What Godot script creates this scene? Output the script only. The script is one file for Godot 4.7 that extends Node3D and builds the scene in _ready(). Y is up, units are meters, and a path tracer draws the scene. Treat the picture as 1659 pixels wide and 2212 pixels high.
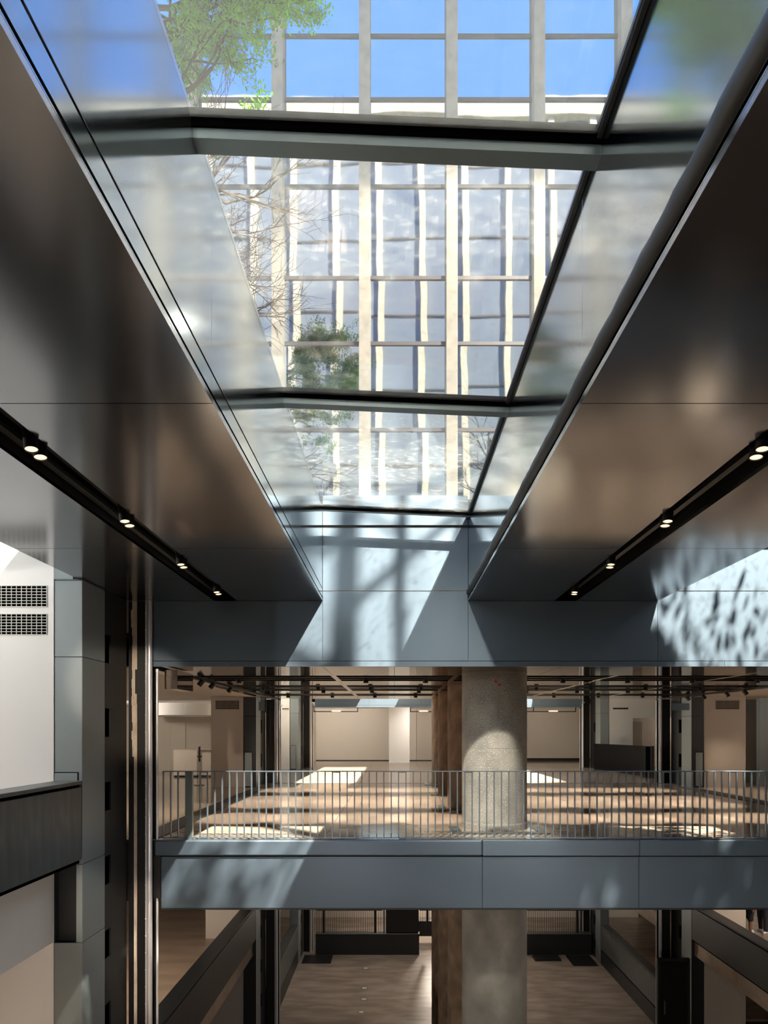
extends Node3D
# A public hall below a glazed court. x right, y up, the camera looks along -z from the edge of the upper floor (y = 0).
# Distances ahead of the camera are written as positive numbers Z (z = -Z).

var M := {}
var used := {}
var boxes := {}
var rng := RandomNumberGenerator.new()

const LX := -4.1       # inner face of the piers on one side of the hall
const RX := 8.8        # and on the other
const SOF := 3.68      # underside of the metal soffit
const CEIL := 2.67     # ceiling of the rooms beyond
const DECK := 5.0      # court level outside
const LOW := -8.3      # basement floor
const MID := -4.5      # middle level
const ZF := 10.54      # plane of the metal fascias
const WELLS := [[-6.3, -4.16], [-1.105, 1.135], [4.05, 6.3]]

func _ready() -> void:
	rng.seed = 7
	lights_and_camera()
	materials()
	shell()
	soffits()
	for w in WELLS.size():
		skylight(w)
	fascias()
	second_court()
	pier_modules()
	hall_ceiling()
	columns()
	railing()
	parapets()
	rooms()
	basement()
	fittings()
	person_behind_parapet()
	court()
	trees()

# ---------------------------------------------------------------- camera, sky, sun
func lights_and_camera() -> void:
	var cam := Camera3D.new()
	cam.name = "camera"
	cam.projection = Camera3D.PROJECTION_FRUSTUM
	cam.near = 0.05
	cam.far = 400.0
	cam.size = 2212.0 / 1480.0 * cam.near
	cam.frustum_offset = Vector2(-22.5, 470.0) / 1480.0 * cam.near     # a shift lens: upright lines stay upright
	cam.position = Vector3(0, 1.7, 0)
	cam.current = true
	add_child(cam)
	var sky := ProceduralSkyMaterial.new()
	sky.sky_top_color = Color(0.28, 0.49, 0.77)
	sky.sky_horizon_color = Color(0.72, 0.83, 0.95)
	sky.sky_curve = 0.12
	sky.ground_bottom_color = Color(0.30, 0.29, 0.28)
	sky.ground_horizon_color = Color(0.45, 0.46, 0.48)
	sky.sky_energy_multiplier = 1.7
	var env := Environment.new()
	env.background_mode = Environment.BG_SKY
	env.sky = Sky.new()
	env.sky.sky_material = sky
	env.tonemap_mode = Environment.TONE_MAPPER_LINEAR
	env.tonemap_exposure = 1.15
	env.sdfgi_enabled = true
	env.ssao_enabled = true
	env.ssil_enabled = true
	var we := WorldEnvironment.new()
	we.name = "world_environment"
	we.environment = env
	add_child(we)
	# the sun stands over the far roofs and lights the court wall above the camera
	var sun := DirectionalLight3D.new()
	sun.name = "sun"
	sun.light_color = Color(1.0, 0.93, 0.80)
	sun.light_energy = 5.2
	sun.light_angular_distance = 0.55
	sun.shadow_enabled = true
	sun.sky_mode = DirectionalLight3D.SKY_MODE_LIGHT_ONLY
	add_child(sun)
	sun.look_at_from_position(Vector3(0, 40, -20), Vector3(0, 40, -20) + Vector3(-0.5, -1.0, 0.645))

# sunlight thrown back down by the mirror panes of the court wall: a bright pane with its lamp
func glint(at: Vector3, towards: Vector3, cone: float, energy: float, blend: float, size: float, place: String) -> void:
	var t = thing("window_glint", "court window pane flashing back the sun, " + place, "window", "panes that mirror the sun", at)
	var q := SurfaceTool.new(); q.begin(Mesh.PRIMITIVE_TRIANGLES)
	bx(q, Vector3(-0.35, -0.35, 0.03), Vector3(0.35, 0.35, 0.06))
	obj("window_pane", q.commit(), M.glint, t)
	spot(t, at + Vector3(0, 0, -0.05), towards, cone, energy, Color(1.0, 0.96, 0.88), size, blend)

func spot(parent: Node, at: Vector3, towards: Vector3, cone: float, energy: float, color: Color, size: float, blend := 0.4) -> void:
	var l := SpotLight3D.new()
	l.name = "lamp"
	l.spot_angle = cone
	l.spot_angle_attenuation = blend
	l.spot_range = 80.0
	l.spot_attenuation = 2.0
	l.light_energy = energy
	l.light_color = color
	l.light_size = size
	l.shadow_enabled = true
	parent.add_child(l, true)
	var d := (towards - at).normalized()
	var up := Vector3.RIGHT if absf(d.y) > 0.95 else Vector3.UP
	var b := Basis.looking_at(d, up)
	var origin := at
	if parent is Node3D and parent != self:
		origin = parent.transform.affine_inverse() * at
		b = parent.transform.basis.inverse() * b
	l.transform = Transform3D(b, origin)

# ---------------------------------------------------------------- materials
func mat(c: Color, rough: float, metal := 0.0, spec := 0.5) -> StandardMaterial3D:
	var m := StandardMaterial3D.new()
	m.albedo_color = c
	m.roughness = rough
	m.metallic = metal
	m.metallic_specular = spec
	return m

func noise_tex(freq: float, ramp: Array, seed_: int, size := 512, type := FastNoiseLite.TYPE_SIMPLEX_SMOOTH, octaves := 4) -> NoiseTexture2D:
	var n := FastNoiseLite.new()
	n.noise_type = type
	n.frequency = freq
	n.seed = seed_
	n.fractal_octaves = octaves
	var t := NoiseTexture2D.new()
	t.width = size; t.height = size
	t.seamless = true
	t.noise = n
	var g := Gradient.new()
	g.offsets = PackedFloat32Array(ramp[0])
	g.colors = PackedColorArray(ramp[1])
	t.color_ramp = g
	return t

func tri(m: StandardMaterial3D, t: Texture2D, scale: Vector3) -> StandardMaterial3D:
	m.albedo_texture = t
	m.uv1_triplanar = true
	m.uv1_world_triplanar = true
	m.uv1_scale = scale
	return m

func grey(v: float) -> Color:
	return Color(v, v, v)

func materials() -> void:
	M.soffit = mat(Color(0.64, 0.65, 0.67), 0.15, 0.97)
	M.well = mat(Color(0.70, 0.73, 0.75), 0.10, 1.0)
	M.fascia = mat(Color(0.335, 0.39, 0.445), 0.38, 0.40)
	M.cladding = mat(Color(0.54, 0.575, 0.59), 0.38, 0.4)
	M.parapet = tri(mat(Color(1, 1, 1), 0.42, 0.45), noise_tex(0.006, [[0.0, 0.55, 1.0], [Color(0.34, 0.35, 0.35), Color(0.37, 0.38, 0.38), Color(0.43, 0.44, 0.43)]], 3), Vector3(1.4, 0.35, 1.4))
	M.dark = mat(Color(0.11, 0.12, 0.13), 0.45)
	M.black = mat(Color(0.045, 0.045, 0.05), 0.5)
	M.void = mat(Color(0.015, 0.015, 0.017), 0.9, 0.0, 0.0)
	M.steel = mat(Color(0.40, 0.44, 0.45), 0.35, 0.5)
	M.rail = mat(Color(0.42, 0.47, 0.52), 0.35, 0.7)
	M.chrome = mat(Color(0.90, 0.90, 0.92), 0.30, 0.55)
	M.white = mat(Color(0.86, 0.86, 0.86), 0.6)
	M.cream = mat(Color(0.77, 0.74, 0.70), 0.65)
	M.plaster = mat(Color(0.68, 0.64, 0.60), 0.7)
	M.plaster_strip = tri(mat(Color.WHITE, 0.85), noise_tex(0.02, [[0.0, 0.5, 1.0], [Color(0.74, 0.67, 0.60), Color(0.82, 0.76, 0.69), Color(0.86, 0.80, 0.74)]], 9), Vector3(0.8, 0.4, 0.8))
	M.ceiling = mat(Color(0.62, 0.57, 0.53), 0.07, 1.0)
	M.floor = tri(mat(Color.WHITE, 0.10), noise_tex(0.01, [[0.0, 0.45, 1.0], [Color(0.52, 0.47, 0.42), Color(0.58, 0.53, 0.48), Color(0.64, 0.59, 0.54)]], 11), Vector3(0.25, 0.25, 0.25))
	M.terrazzo = tri(mat(Color.WHITE, 0.34), noise_tex(0.012, [[0.0, 0.35, 0.6, 1.0], [Color(0.47, 0.42, 0.38), Color(0.53, 0.48, 0.44), Color(0.58, 0.53, 0.49), Color(0.64, 0.59, 0.55)]], 5), Vector3(0.10, 0.3, 0.35))
	M.oak_floor = tri(mat(Color.WHITE, 0.28), noise_tex(0.01, [[0.0, 0.5, 1.0], [Color(0.50, 0.43, 0.37), Color(0.58, 0.50, 0.43), Color(0.64, 0.56, 0.49)]], 6), Vector3(0.06, 0.3, 0.3))
	# concrete: soft blotches under a detail layer of small pale splashes
	M.concrete = tri(mat(Color.WHITE, 0.62), noise_tex(0.008, [[0.0, 0.4, 0.7, 1.0], [Color(0.40, 0.39, 0.38), Color(0.47, 0.465, 0.45), Color(0.52, 0.51, 0.49), Color(0.57, 0.56, 0.54)]], 21), Vector3(0.5, 0.35, 0.5))
	var fleck := noise_tex(0.055, [[0.0, 0.70, 0.76, 1.0], [Color(0.80, 0.79, 0.74, 0.0), Color(0.80, 0.79, 0.74, 0.0), Color(0.82, 0.81, 0.76, 0.9), Color(0.88, 0.87, 0.82, 1.0)]], 22, 1024)
	M.concrete_plain = M.concrete.duplicate()
	M.concrete.detail_enabled = true
	M.concrete.detail_albedo = fleck
	M.concrete.detail_uv_layer = BaseMaterial3D.DETAIL_UV_2
	M.concrete.uv2_triplanar = true
	M.concrete.uv2_world_triplanar = true
	M.concrete.uv2_scale = Vector3(0.9, 0.55, 0.9)
	M.concrete_lamp_tinted = tri(mat(Color.WHITE, 0.7), noise_tex(0.01, [[0.0, 0.4, 0.7, 1.0], [Color(0.34, 0.28, 0.22), Color(0.44, 0.36, 0.29), Color(0.52, 0.43, 0.35), Color(0.58, 0.50, 0.42)]], 23), Vector3(0.6, 0.3, 0.6))  # the same concrete with warm lamp light mixed into its colour
	M.counter = mat(Color(0.045, 0.048, 0.06), 0.5, 0.0, 0.2)
	M.red = mat(Color(0.75, 0.08, 0.10), 0.6)
	M.glass = mat(Color(0.92, 0.95, 0.96, 0.05), 0.02)
	M.glass.transparency = BaseMaterial3D.TRANSPARENCY_ALPHA
	# fine dust and rain streaks on the outside of the panes, thickened on the last panes to paint in their haze
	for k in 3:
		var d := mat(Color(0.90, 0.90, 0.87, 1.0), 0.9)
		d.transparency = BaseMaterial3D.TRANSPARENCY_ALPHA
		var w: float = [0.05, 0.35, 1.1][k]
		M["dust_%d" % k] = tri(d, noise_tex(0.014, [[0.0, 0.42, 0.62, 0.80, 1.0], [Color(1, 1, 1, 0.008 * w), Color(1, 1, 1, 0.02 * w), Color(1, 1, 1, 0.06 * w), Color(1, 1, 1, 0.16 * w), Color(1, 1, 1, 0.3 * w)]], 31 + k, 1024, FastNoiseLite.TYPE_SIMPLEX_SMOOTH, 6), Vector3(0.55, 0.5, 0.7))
	M.mirror = mat(Color(0.76, 0.79, 0.81), 0.02, 1.0)
	M.court_stone = tri(mat(Color.WHITE, 0.8), noise_tex(0.02, [[0.0, 0.5, 1.0], [Color(0.80, 0.76, 0.68), Color(0.86, 0.82, 0.74), Color(0.90, 0.87, 0.80)]], 41), Vector3(0.3, 0.2, 0.3))
	M.court_stone_shaded = tri(mat(Color.WHITE, 0.8), noise_tex(0.02, [[0.0, 0.5, 1.0], [Color(0.52, 0.50, 0.46), Color(0.58, 0.56, 0.51), Color(0.62, 0.60, 0.55)]], 42), Vector3(0.3, 0.2, 0.3))  # the cream stone darkened: the facade's shade is put into its colour
	M.court_bar = mat(Color(0.30, 0.29, 0.30), 0.5, 0.3)
	M.court_glass = mat(Color(0.53, 0.57, 0.63), 0.15)
	M.paving = mat(Color(0.62, 0.61, 0.59), 0.9)
	M.bark = mat(Color(0.18, 0.155, 0.13), 0.95, 0.0, 0.05)
	M.twig = mat(Color(0.085, 0.058, 0.055), 0.95, 0.0, 0.05)
	M.leaf = mat(Color(0.24, 0.42, 0.08), 0.7, 0.0, 0.15)
	M.leaf.backlight_enabled = true
	M.leaf.backlight = Color(0.2, 0.3, 0.06)
	M.lens = mat(Color(1, 1, 1), 0.5)
	M.lens.emission_enabled = true
	M.lens.emission = Color(1.0, 0.86, 0.70)
	M.lens.emission_energy_multiplier = 1.3
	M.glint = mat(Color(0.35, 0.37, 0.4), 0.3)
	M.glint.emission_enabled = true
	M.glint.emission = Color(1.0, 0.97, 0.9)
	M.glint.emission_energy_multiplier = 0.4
	M.cloth = mat(Color(0.05, 0.06, 0.09), 0.9)
	M.skin = mat(Color(0.42, 0.27, 0.20), 0.6)
	M.shoe = mat(Color(0.75, 0.75, 0.78), 0.6)
	M.mesh_wire = mat(Color(0.78, 0.78, 0.76), 0.5)
	M.door_black = mat(Color(0.03, 0.03, 0.033), 0.3)

# ---------------------------------------------------------------- building blocks
func numbered(called: String, parent: Node) -> String:
	var key := str(parent.get_instance_id()) + called
	if not used.has(key):
		used[key] = 0
		return called
	used[key] += 1
	return "%s_%03d" % [called, used[key]]

func obj(called: String, mesh: Mesh, m: Material, parent: Node = self, at := Vector3.ZERO) -> MeshInstance3D:
	var o := MeshInstance3D.new()
	o.name = numbered(called, parent)
	o.mesh = mesh
	o.material_override = m
	o.position = at
	parent.add_child(o, true)
	return o

func tag(o: Node, label: String, category: String, group := "", kind := "") -> Node:
	if label: o.set_meta("label", label)
	if category: o.set_meta("category", category)
	if group: o.set_meta("group", group)
	if kind: o.set_meta("kind", kind)
	return o

func thing(called: String, label: String, category: String, group := "", at := Vector3.ZERO, kind := "") -> Node3D:
	var o := Node3D.new()
	o.name = numbered(called, self)
	add_child(o, true)
	o.position = at
	tag(o, label, category, group, kind)
	return o

func stuff(o: Node) -> Node:
	o.set_meta("kind", "stuff")
	return o

func face3(st: SurfaceTool, a: Vector3, b: Vector3, c: Vector3, n: Vector3) -> void:
	st.set_normal(n)
	if (b - a).cross(c - a).dot(n) > 0.0:
		st.add_vertex(a); st.add_vertex(c); st.add_vertex(b)
	else:
		st.add_vertex(a); st.add_vertex(b); st.add_vertex(c)

func quad(st: SurfaceTool, a: Vector3, b: Vector3, c: Vector3, d: Vector3, n: Vector3) -> void:
	face3(st, a, b, c, n)
	face3(st, a, c, d, n)

func bx(st: SurfaceTool, lo: Vector3, hi: Vector3) -> void:
	for ax in 3:
		for s in [0, 1]:
			var n := Vector3.ZERO
			n[ax] = 1.0 if s else -1.0
			var u := (ax + 1) % 3
			var v := (ax + 2) % 3
			var p := []
			for k in [[0, 0], [1, 0], [1, 1], [0, 1]]:
				var q := Vector3.ZERO
				q[ax] = hi[ax] if s else lo[ax]
				q[u] = hi[u] if k[0] else lo[u]
				q[v] = hi[v] if k[1] else lo[v]
				p.append(q)
			quad(st, p[0], p[1], p[2], p[3], n)

# a box whose edges are cut by c, centred on its own origin
func cut_box(size: Vector3, c: float) -> Mesh:
	var key := "%.4f %.4f %.4f %.4f" % [size.x, size.y, size.z, c]
	if boxes.has(key):
		return boxes[key]
	var st := SurfaceTool.new()
	st.begin(Mesh.PRIMITIVE_TRIANGLES)
	var h := size / 2
	c = minf(c, minf(h.x, minf(h.y, h.z)) * 0.45)
	if c < 0.0004:
		bx(st, -h, h)
	else:
		for ax in 3:
			var u := (ax + 1) % 3
			var v := (ax + 2) % 3
			for s in [-1.0, 1.0]:
				var n := Vector3.ZERO
				n[ax] = s
				var p := []
				for k in [[-1, -1], [1, -1], [1, 1], [-1, 1]]:
					var q := Vector3.ZERO
					q[ax] = s * h[ax]; q[u] = k[0] * (h[u] - c); q[v] = k[1] * (h[v] - c)
					p.append(q)
				quad(st, p[0], p[1], p[2], p[3], n)
				for s2 in [-1.0, 1.0]:      # the edge between face ax,s and face u,s2
					var e := Vector3.ZERO
					e[ax] = s; e[u] = s2
					var a := Vector3.ZERO
					var b := Vector3.ZERO
					a[ax] = s * h[ax]; a[u] = s2 * (h[u] - c); a[v] = -(h[v] - c)
					b[ax] = s * (h[ax] - c); b[u] = s2 * h[u]; b[v] = -(h[v] - c)
					var a2 := a
					var b2 := b
					a2[v] = h[v] - c; b2[v] = h[v] - c
					quad(st, a, b, b2, a2, e.normalized())
		for sx in [-1.0, 1.0]:
			for sy in [-1.0, 1.0]:
				for sz in [-1.0, 1.0]:
					face3(st, Vector3(sx * h.x, sy * (h.y - c), sz * (h.z - c)), Vector3(sx * (h.x - c), sy * h.y, sz * (h.z - c)), Vector3(sx * (h.x - c), sy * (h.y - c), sz * h.z), Vector3(sx, sy, sz).normalized())
	boxes[key] = st.commit()
	return boxes[key]

# a box given by its sides; Z are distances ahead of the camera
func box(called: String, parent: Node, x0: float, x1: float, y0: float, y1: float, Z0: float, Z1: float, m: Material, c := 0.003) -> MeshInstance3D:
	var at := Vector3((x0 + x1) / 2, (y0 + y1) / 2, -(Z0 + Z1) / 2)
	if parent is Node3D and parent != self:
		at -= parent.position
	return obj(called, cut_box(Vector3(absf(x1 - x0), absf(y1 - y0), absf(Z1 - Z0)), c), m, parent, at)

func lathe(profile: Array, seg := 48) -> Mesh:
	var st := SurfaceTool.new()
	st.begin(Mesh.PRIMITIVE_TRIANGLES)
	for i in profile.size() - 1:
		var p: Vector2 = profile[i]
		var q: Vector2 = profile[i + 1]
		var nn := Vector2(q.y - p.y, p.x - q.x).normalized()
		for k in seg:
			var a := TAU * k / seg
			var b := TAU * (k + 1) / seg
			var P := [Vector3(p.x * cos(a), p.y, p.x * sin(a)), Vector3(p.x * cos(b), p.y, p.x * sin(b)), Vector3(q.x * cos(b), q.y, q.x * sin(b)), Vector3(q.x * cos(a), q.y, q.x * sin(a))]
			var N := [Vector3(nn.x * cos(a), nn.y, nn.x * sin(a)), Vector3(nn.x * cos(b), nn.y, nn.x * sin(b))]
			var order := [0, 1, 2, 0, 2, 3]
			if (P[1] - P[0]).cross(P[2] - P[0]).dot(N[0]) > 0.0 or (P[1] - P[0]).length() < 1e-6 and (P[2] - P[0]).cross(P[3] - P[0]).dot(N[0]) > 0.0:
				order = [0, 2, 1, 0, 3, 2]
			for j in order:
				st.set_normal(N[1] if j in [1, 2] else N[0])
				st.add_vertex(P[j])
	return st.commit()

func tube(st: SurfaceTool, pts: Array, radii: Array, seg := 8) -> void:
	var rings := []
	var side := Vector3.ZERO
	for i in pts.size():
		var d: Vector3 = (pts[mini(i + 1, pts.size() - 1)] - pts[maxi(i - 1, 0)]).normalized()
		if side == Vector3.ZERO:
			side = d.cross(Vector3.RIGHT if absf(d.x) < 0.8 else Vector3.UP).normalized()
		side = (side - d * side.dot(d)).normalized()
		var up := d.cross(side)
		var ring := []
		for k in seg:
			var a := TAU * k / seg
			ring.append((side * cos(a) + up * sin(a)))
		rings.append(ring)
	for i in pts.size() - 1:
		for k in seg:
			var k2 := (k + 1) % seg
			var c := [[i, k], [i, k2], [i + 1, k2], [i, k], [i + 1, k2], [i + 1, k]]
			var v := []
			for e in c:
				v.append(pts[e[0]] + rings[e[0]][e[1]] * radii[e[0]])
			for t in [[0, 1, 2], [3, 4, 5]]:
				var n: Vector3 = rings[i][k] + rings[i][k2]
				var flip: bool = (v[t[1]] - v[t[0]]).cross(v[t[2]] - v[t[0]]).dot(n) > 0.0
				for j in ([t[0], t[2], t[1]] if flip else t):
					st.set_normal(rings[c[j][0]][c[j][1]])
					st.add_vertex(v[j])

func begin() -> SurfaceTool:
	var st := SurfaceTool.new()
	st.begin(Mesh.PRIMITIVE_TRIANGLES)
	return st

func structure(called: String, label: String, category: String) -> Node3D:
	return thing(called, label, category, "", Vector3.ZERO, "structure")

# ---------------------------------------------------------------- the shell
func shell() -> void:
	var f := structure("floor", "polished stone floor of the upper level beyond the railing", "floor")
	box("slab", f, -13, 15, -0.95, -0.012, ZF + 0.06, 40, M.dark, 0.0)
	var xs := [-13.0, -8.6, -4.2, -1.1, 1.12, 4.05, 6.3, 8.9, 12.0, 15.0]
	var zs := [ZF + 0.06, 13.6, 16.9, 20.2, 21.9, 25.2, 28.5, 31.8, 35.1, 38.0]
	for i in xs.size() - 1:
		for j in zs.size() - 1:
			box("floor_slab", f, xs[i] + 0.003, xs[i + 1] - 0.003, -0.03, 0.0, zs[j] + 0.003, zs[j + 1] - 0.003, M.floor, 0.001)
	box("floor_edge", f, LX, LX + 0.42, 0.0, 0.012, ZF + 0.2, 20.3, M.dark, 0.002)
	box("floor_edge", f, RX - 0.42, RX, 0.0, 0.012, ZF + 0.2, 20.3, M.dark, 0.002)
	box("threshold_strip", f, LX, RX, 0.0, 0.004, 21.66, 21.74, M.dark, 0.001)
	var g := structure("floor_lower", "worn brown terrazzo floor of the basement hall", "floor")
	box("slab", g, -13, 15, LOW - 0.3, LOW, -5, 42, M.terrazzo, 0.0)
	var n := structure("floor_near", "upper floor slab that the view is taken from", "floor")
	box("slab", n, -13, 15, -1.0, 0.0, -5, 1.0, M.floor, 0.0)
	var mid := structure("floor_middle", "floor of the middle level along both aisles", "floor")
	box("aisle_slab", mid, -13, LX - 0.1, MID - 0.5, MID, -5, 30, M.oak_floor, 0.0)
	box("aisle_slab", mid, RX + 0.1, 15, MID - 0.5, MID, -5, 30, M.oak_floor, 0.0)
	box("cross_slab", mid, -13, 15, MID - 0.5, MID, 34.0, 42, M.oak_floor, 0.0)
	var gal := structure("floor_gallery", "floor of the side gallery above the near aisle", "floor")
	box("slab", gal, -13, LX - 0.42, -0.5, 0.0, -5, 9.0, M.floor, 0.0)
	box("edge_beam", gal, LX - 0.55, LX - 0.39, -1.1, -0.05, -5, 9.0, M.white, 0.002)
	for w in [["wall_left", -13.3, -13.0, -5.0, 42.0], ["wall_right", 15.0, 15.3, -5.0, 42.0], ["wall_near", -13.3, 15.3, -5.3, -5.0], ["wall_end", -13.3, 15.3, 42.0, 42.3]]:
		var o := structure(w[0], {"wall_left": "plain outer wall past the gallery side", "wall_right": "plain outer wall past the far aisle", "wall_near": "plain wall behind the viewpoint", "wall_end": "plain wall closing the far end"}[w[0]], "wall")
		box("wall_panel", o, w[1], w[2], LOW, DECK, w[3], w[4], M.cream, 0.0)
	# the roof deck that carries the court, open at the skylights
	var d := structure("ceiling_deck", "concrete deck between the skylights that carries the court", "deck")
	var cuts := [[-13.0, WELLS[0][0]], [WELLS[0][1], WELLS[1][0]], [WELLS[1][1], WELLS[2][0]], [WELLS[2][1], 15.0]]
	for c in cuts:
		box("deck_strip", d, c[0] - (0.0 if c[0] < -12 else -0.06), c[1] - (0.0 if c[1] > 14 else 0.06), 4.1, DECK, 0.6, ZF + 0.05, M.paving, 0.0)
		box("deck_strip", d, c[0], c[1], 4.1, DECK, 21.7, 29.8, M.paving, 0.0)
	box("deck_slab", d, -13, 15, 4.1, DECK, -5, 0.6, M.paving, 0.0)
	box("deck_slab", d, -13, 15, 3.2, DECK, ZF + 0.05, 21.66, M.paving, 0.0)
	box("deck_slab", d, -13, 15, 3.2, DECK, 29.84, 42, M.paving, 0.0)
	box("deck_slab", d, -13, WELLS[0][1], 4.1, DECK, 9.06, ZF + 0.05, M.paving, 0.0)

# ---------------------------------------------------------------- metal soffits with their lighting slots
func soffits() -> void:
	var s := structure("ceiling", "dark satin metal soffit panels between the skylights", "ceiling")
	var zs := [-4.9, 0.85, 4.16, 7.49, ZF - 0.002]
	var g := 0.004
	for r in [[WELLS[0][1], -2.77], [-2.42, WELLS[1][0]], [WELLS[1][1], 2.46], [2.80, WELLS[2][0]], [WELLS[2][1], 8.9]]:
		var zz := zs.duplicate()
		if r[0] < -4.0:
			zz.insert(4, 8.99)
		for i in zz.size() - 1:
			box("soffit_panel", s, r[0], r[1], SOF, SOF + 0.03, zz[i] + g, zz[i + 1] - g, M.soffit, 0.0)
	box("soffit_panel", s, -13, WELLS[0][0], SOF, SOF + 0.03, -4.9, 9.0, M.soffit, 0.0)
	for y in [-4.9]:
		box("soffit_panel", s, WELLS[0][0], WELLS[0][1], SOF, SOF + 0.03, y, 0.65, M.soffit, 0.0)
		box("soffit_panel", s, WELLS[1][0], WELLS[1][1], SOF, SOF + 0.03, y, 0.65, M.soffit, 0.0)
		box("soffit_panel", s, WELLS[2][0], WELLS[2][1], SOF, SOF + 0.03, y, 0.65, M.soffit, 0.0)
	# backing that closes the joints
	box("backing", s, WELLS[0][1], -2.8, SOF + 0.04, SOF + 0.06, -4.9, ZF, M.void, 0.0)
	box("backing", s, -2.39, WELLS[1][0], SOF + 0.04, SOF + 0.06, -4.9, ZF, M.void, 0.0)
	box("backing", s, WELLS[1][1], 2.43, SOF + 0.04, SOF + 0.06, -4.9, ZF, M.void, 0.0)
	box("backing", s, 2.83, WELLS[2][0], SOF + 0.04, SOF + 0.06, -4.9, ZF, M.void, 0.0)
	for k in 2:
		var x0: float = [-2.77, 2.46][k]
		var x1: float = [-2.42, 2.80][k]
		var t = thing("lighting_slot", ["black lighting slot in the soffit on the gallery side", "black lighting slot in the soffit on the side away from the gallery"][k], "slot", "lighting slots in the metal soffit", Vector3(x0, SOF, -2))
		box("slot_top", t, x0, x1, SOF + 0.30, SOF + 0.33, -4.9, ZF, M.black, 0.0)
		box("slot_side", t, x0 - 0.03, x0, SOF + 0.001, SOF + 0.30, -4.9, ZF, M.black, 0.0)
		box("slot_side", t, x1, x1 + 0.03, SOF + 0.001, SOF + 0.30, -4.9, ZF, M.black, 0.0)
		var rx: float = [-2.66, 2.63][k]
		box("track_rail", t, rx - 0.02, rx + 0.02, SOF + 0.18, SOF + 0.24, -4.9, ZF - 0.02, M.dark, 0.002)
		box("cable_tray", t, rx - 0.09 if k == 0 else rx + 0.03, rx - 0.03 if k == 0 else rx + 0.09, SOF + 0.10, SOF + 0.14, -4.9, ZF - 0.02, M.dark, 0.002)
		var n := 0
		for Z in [1.45, 3.08, 4.70, 6.33, 7.99, 9.60]:
			for j in 2:
				var lx: float = [-2.49, 2.525][k] + (0.03 if k == 1 else -0.01) * j
				var order: String = ["first", "second", "third", "fourth", "fifth", "sixth"][n]
				var lab := "black downlight in the %s soffit slot, %s pair counted from the viewer, %s" % [["gallery-side", "far-side"][k], order, ["front one", "rear one"][j]]
				if k == 0 and n < 2 and j == 1:      # out of view, turned as added fill on the riser chase
					var from := Vector3(lx, SOF - 0.06, -(Z + 0.42))
					downlight(from, Vector3(-3.86, [2.1, -1.6][n], -10.5) - from, 0.047, 0.20, lab, "downlights in the soffit slots", 42.0, 6.0)
					continue
				downlight(Vector3(lx, SOF - 0.06, -(Z + 0.14 * j)), Vector3(0.16 if k == 0 else -0.1, -1, 0.12), 0.047, 0.23, lab, "downlights in the soffit slots", 5.0 if j == 0 else 0.0, 32.0)
			n += 1

func downlight(at: Vector3, d: Vector3, r: float, length: float, label: String, group: String, energy: float, cone: float) -> void:
	var t = thing("spotlight", label, "spotlight", group, at)
	d = d.normalized()
	var b := Basis.looking_at(d, Vector3.RIGHT)
	t.transform = Transform3D(b, at)
	var c := lathe([Vector2(0.0, length), Vector2(r * 0.9, length), Vector2(r, length - 0.01), Vector2(r, 0.0), Vector2(r * 0.9, 0.0), Vector2(r * 0.9, 0.012)], 20)
	var body := obj("body", c, M.black, t)
	body.rotation = Vector3(PI / 2, 0, 0)
	obj("lens", lathe([Vector2(0.0, 0.006), Vector2(r * 0.89, 0.008)], 20), M.lens, body)
	if energy > 0.0:
		spot(t, at + d * 0.02, at + d, cone, energy, Color(1.0, 0.92, 0.82), r, 0.5)

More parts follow.
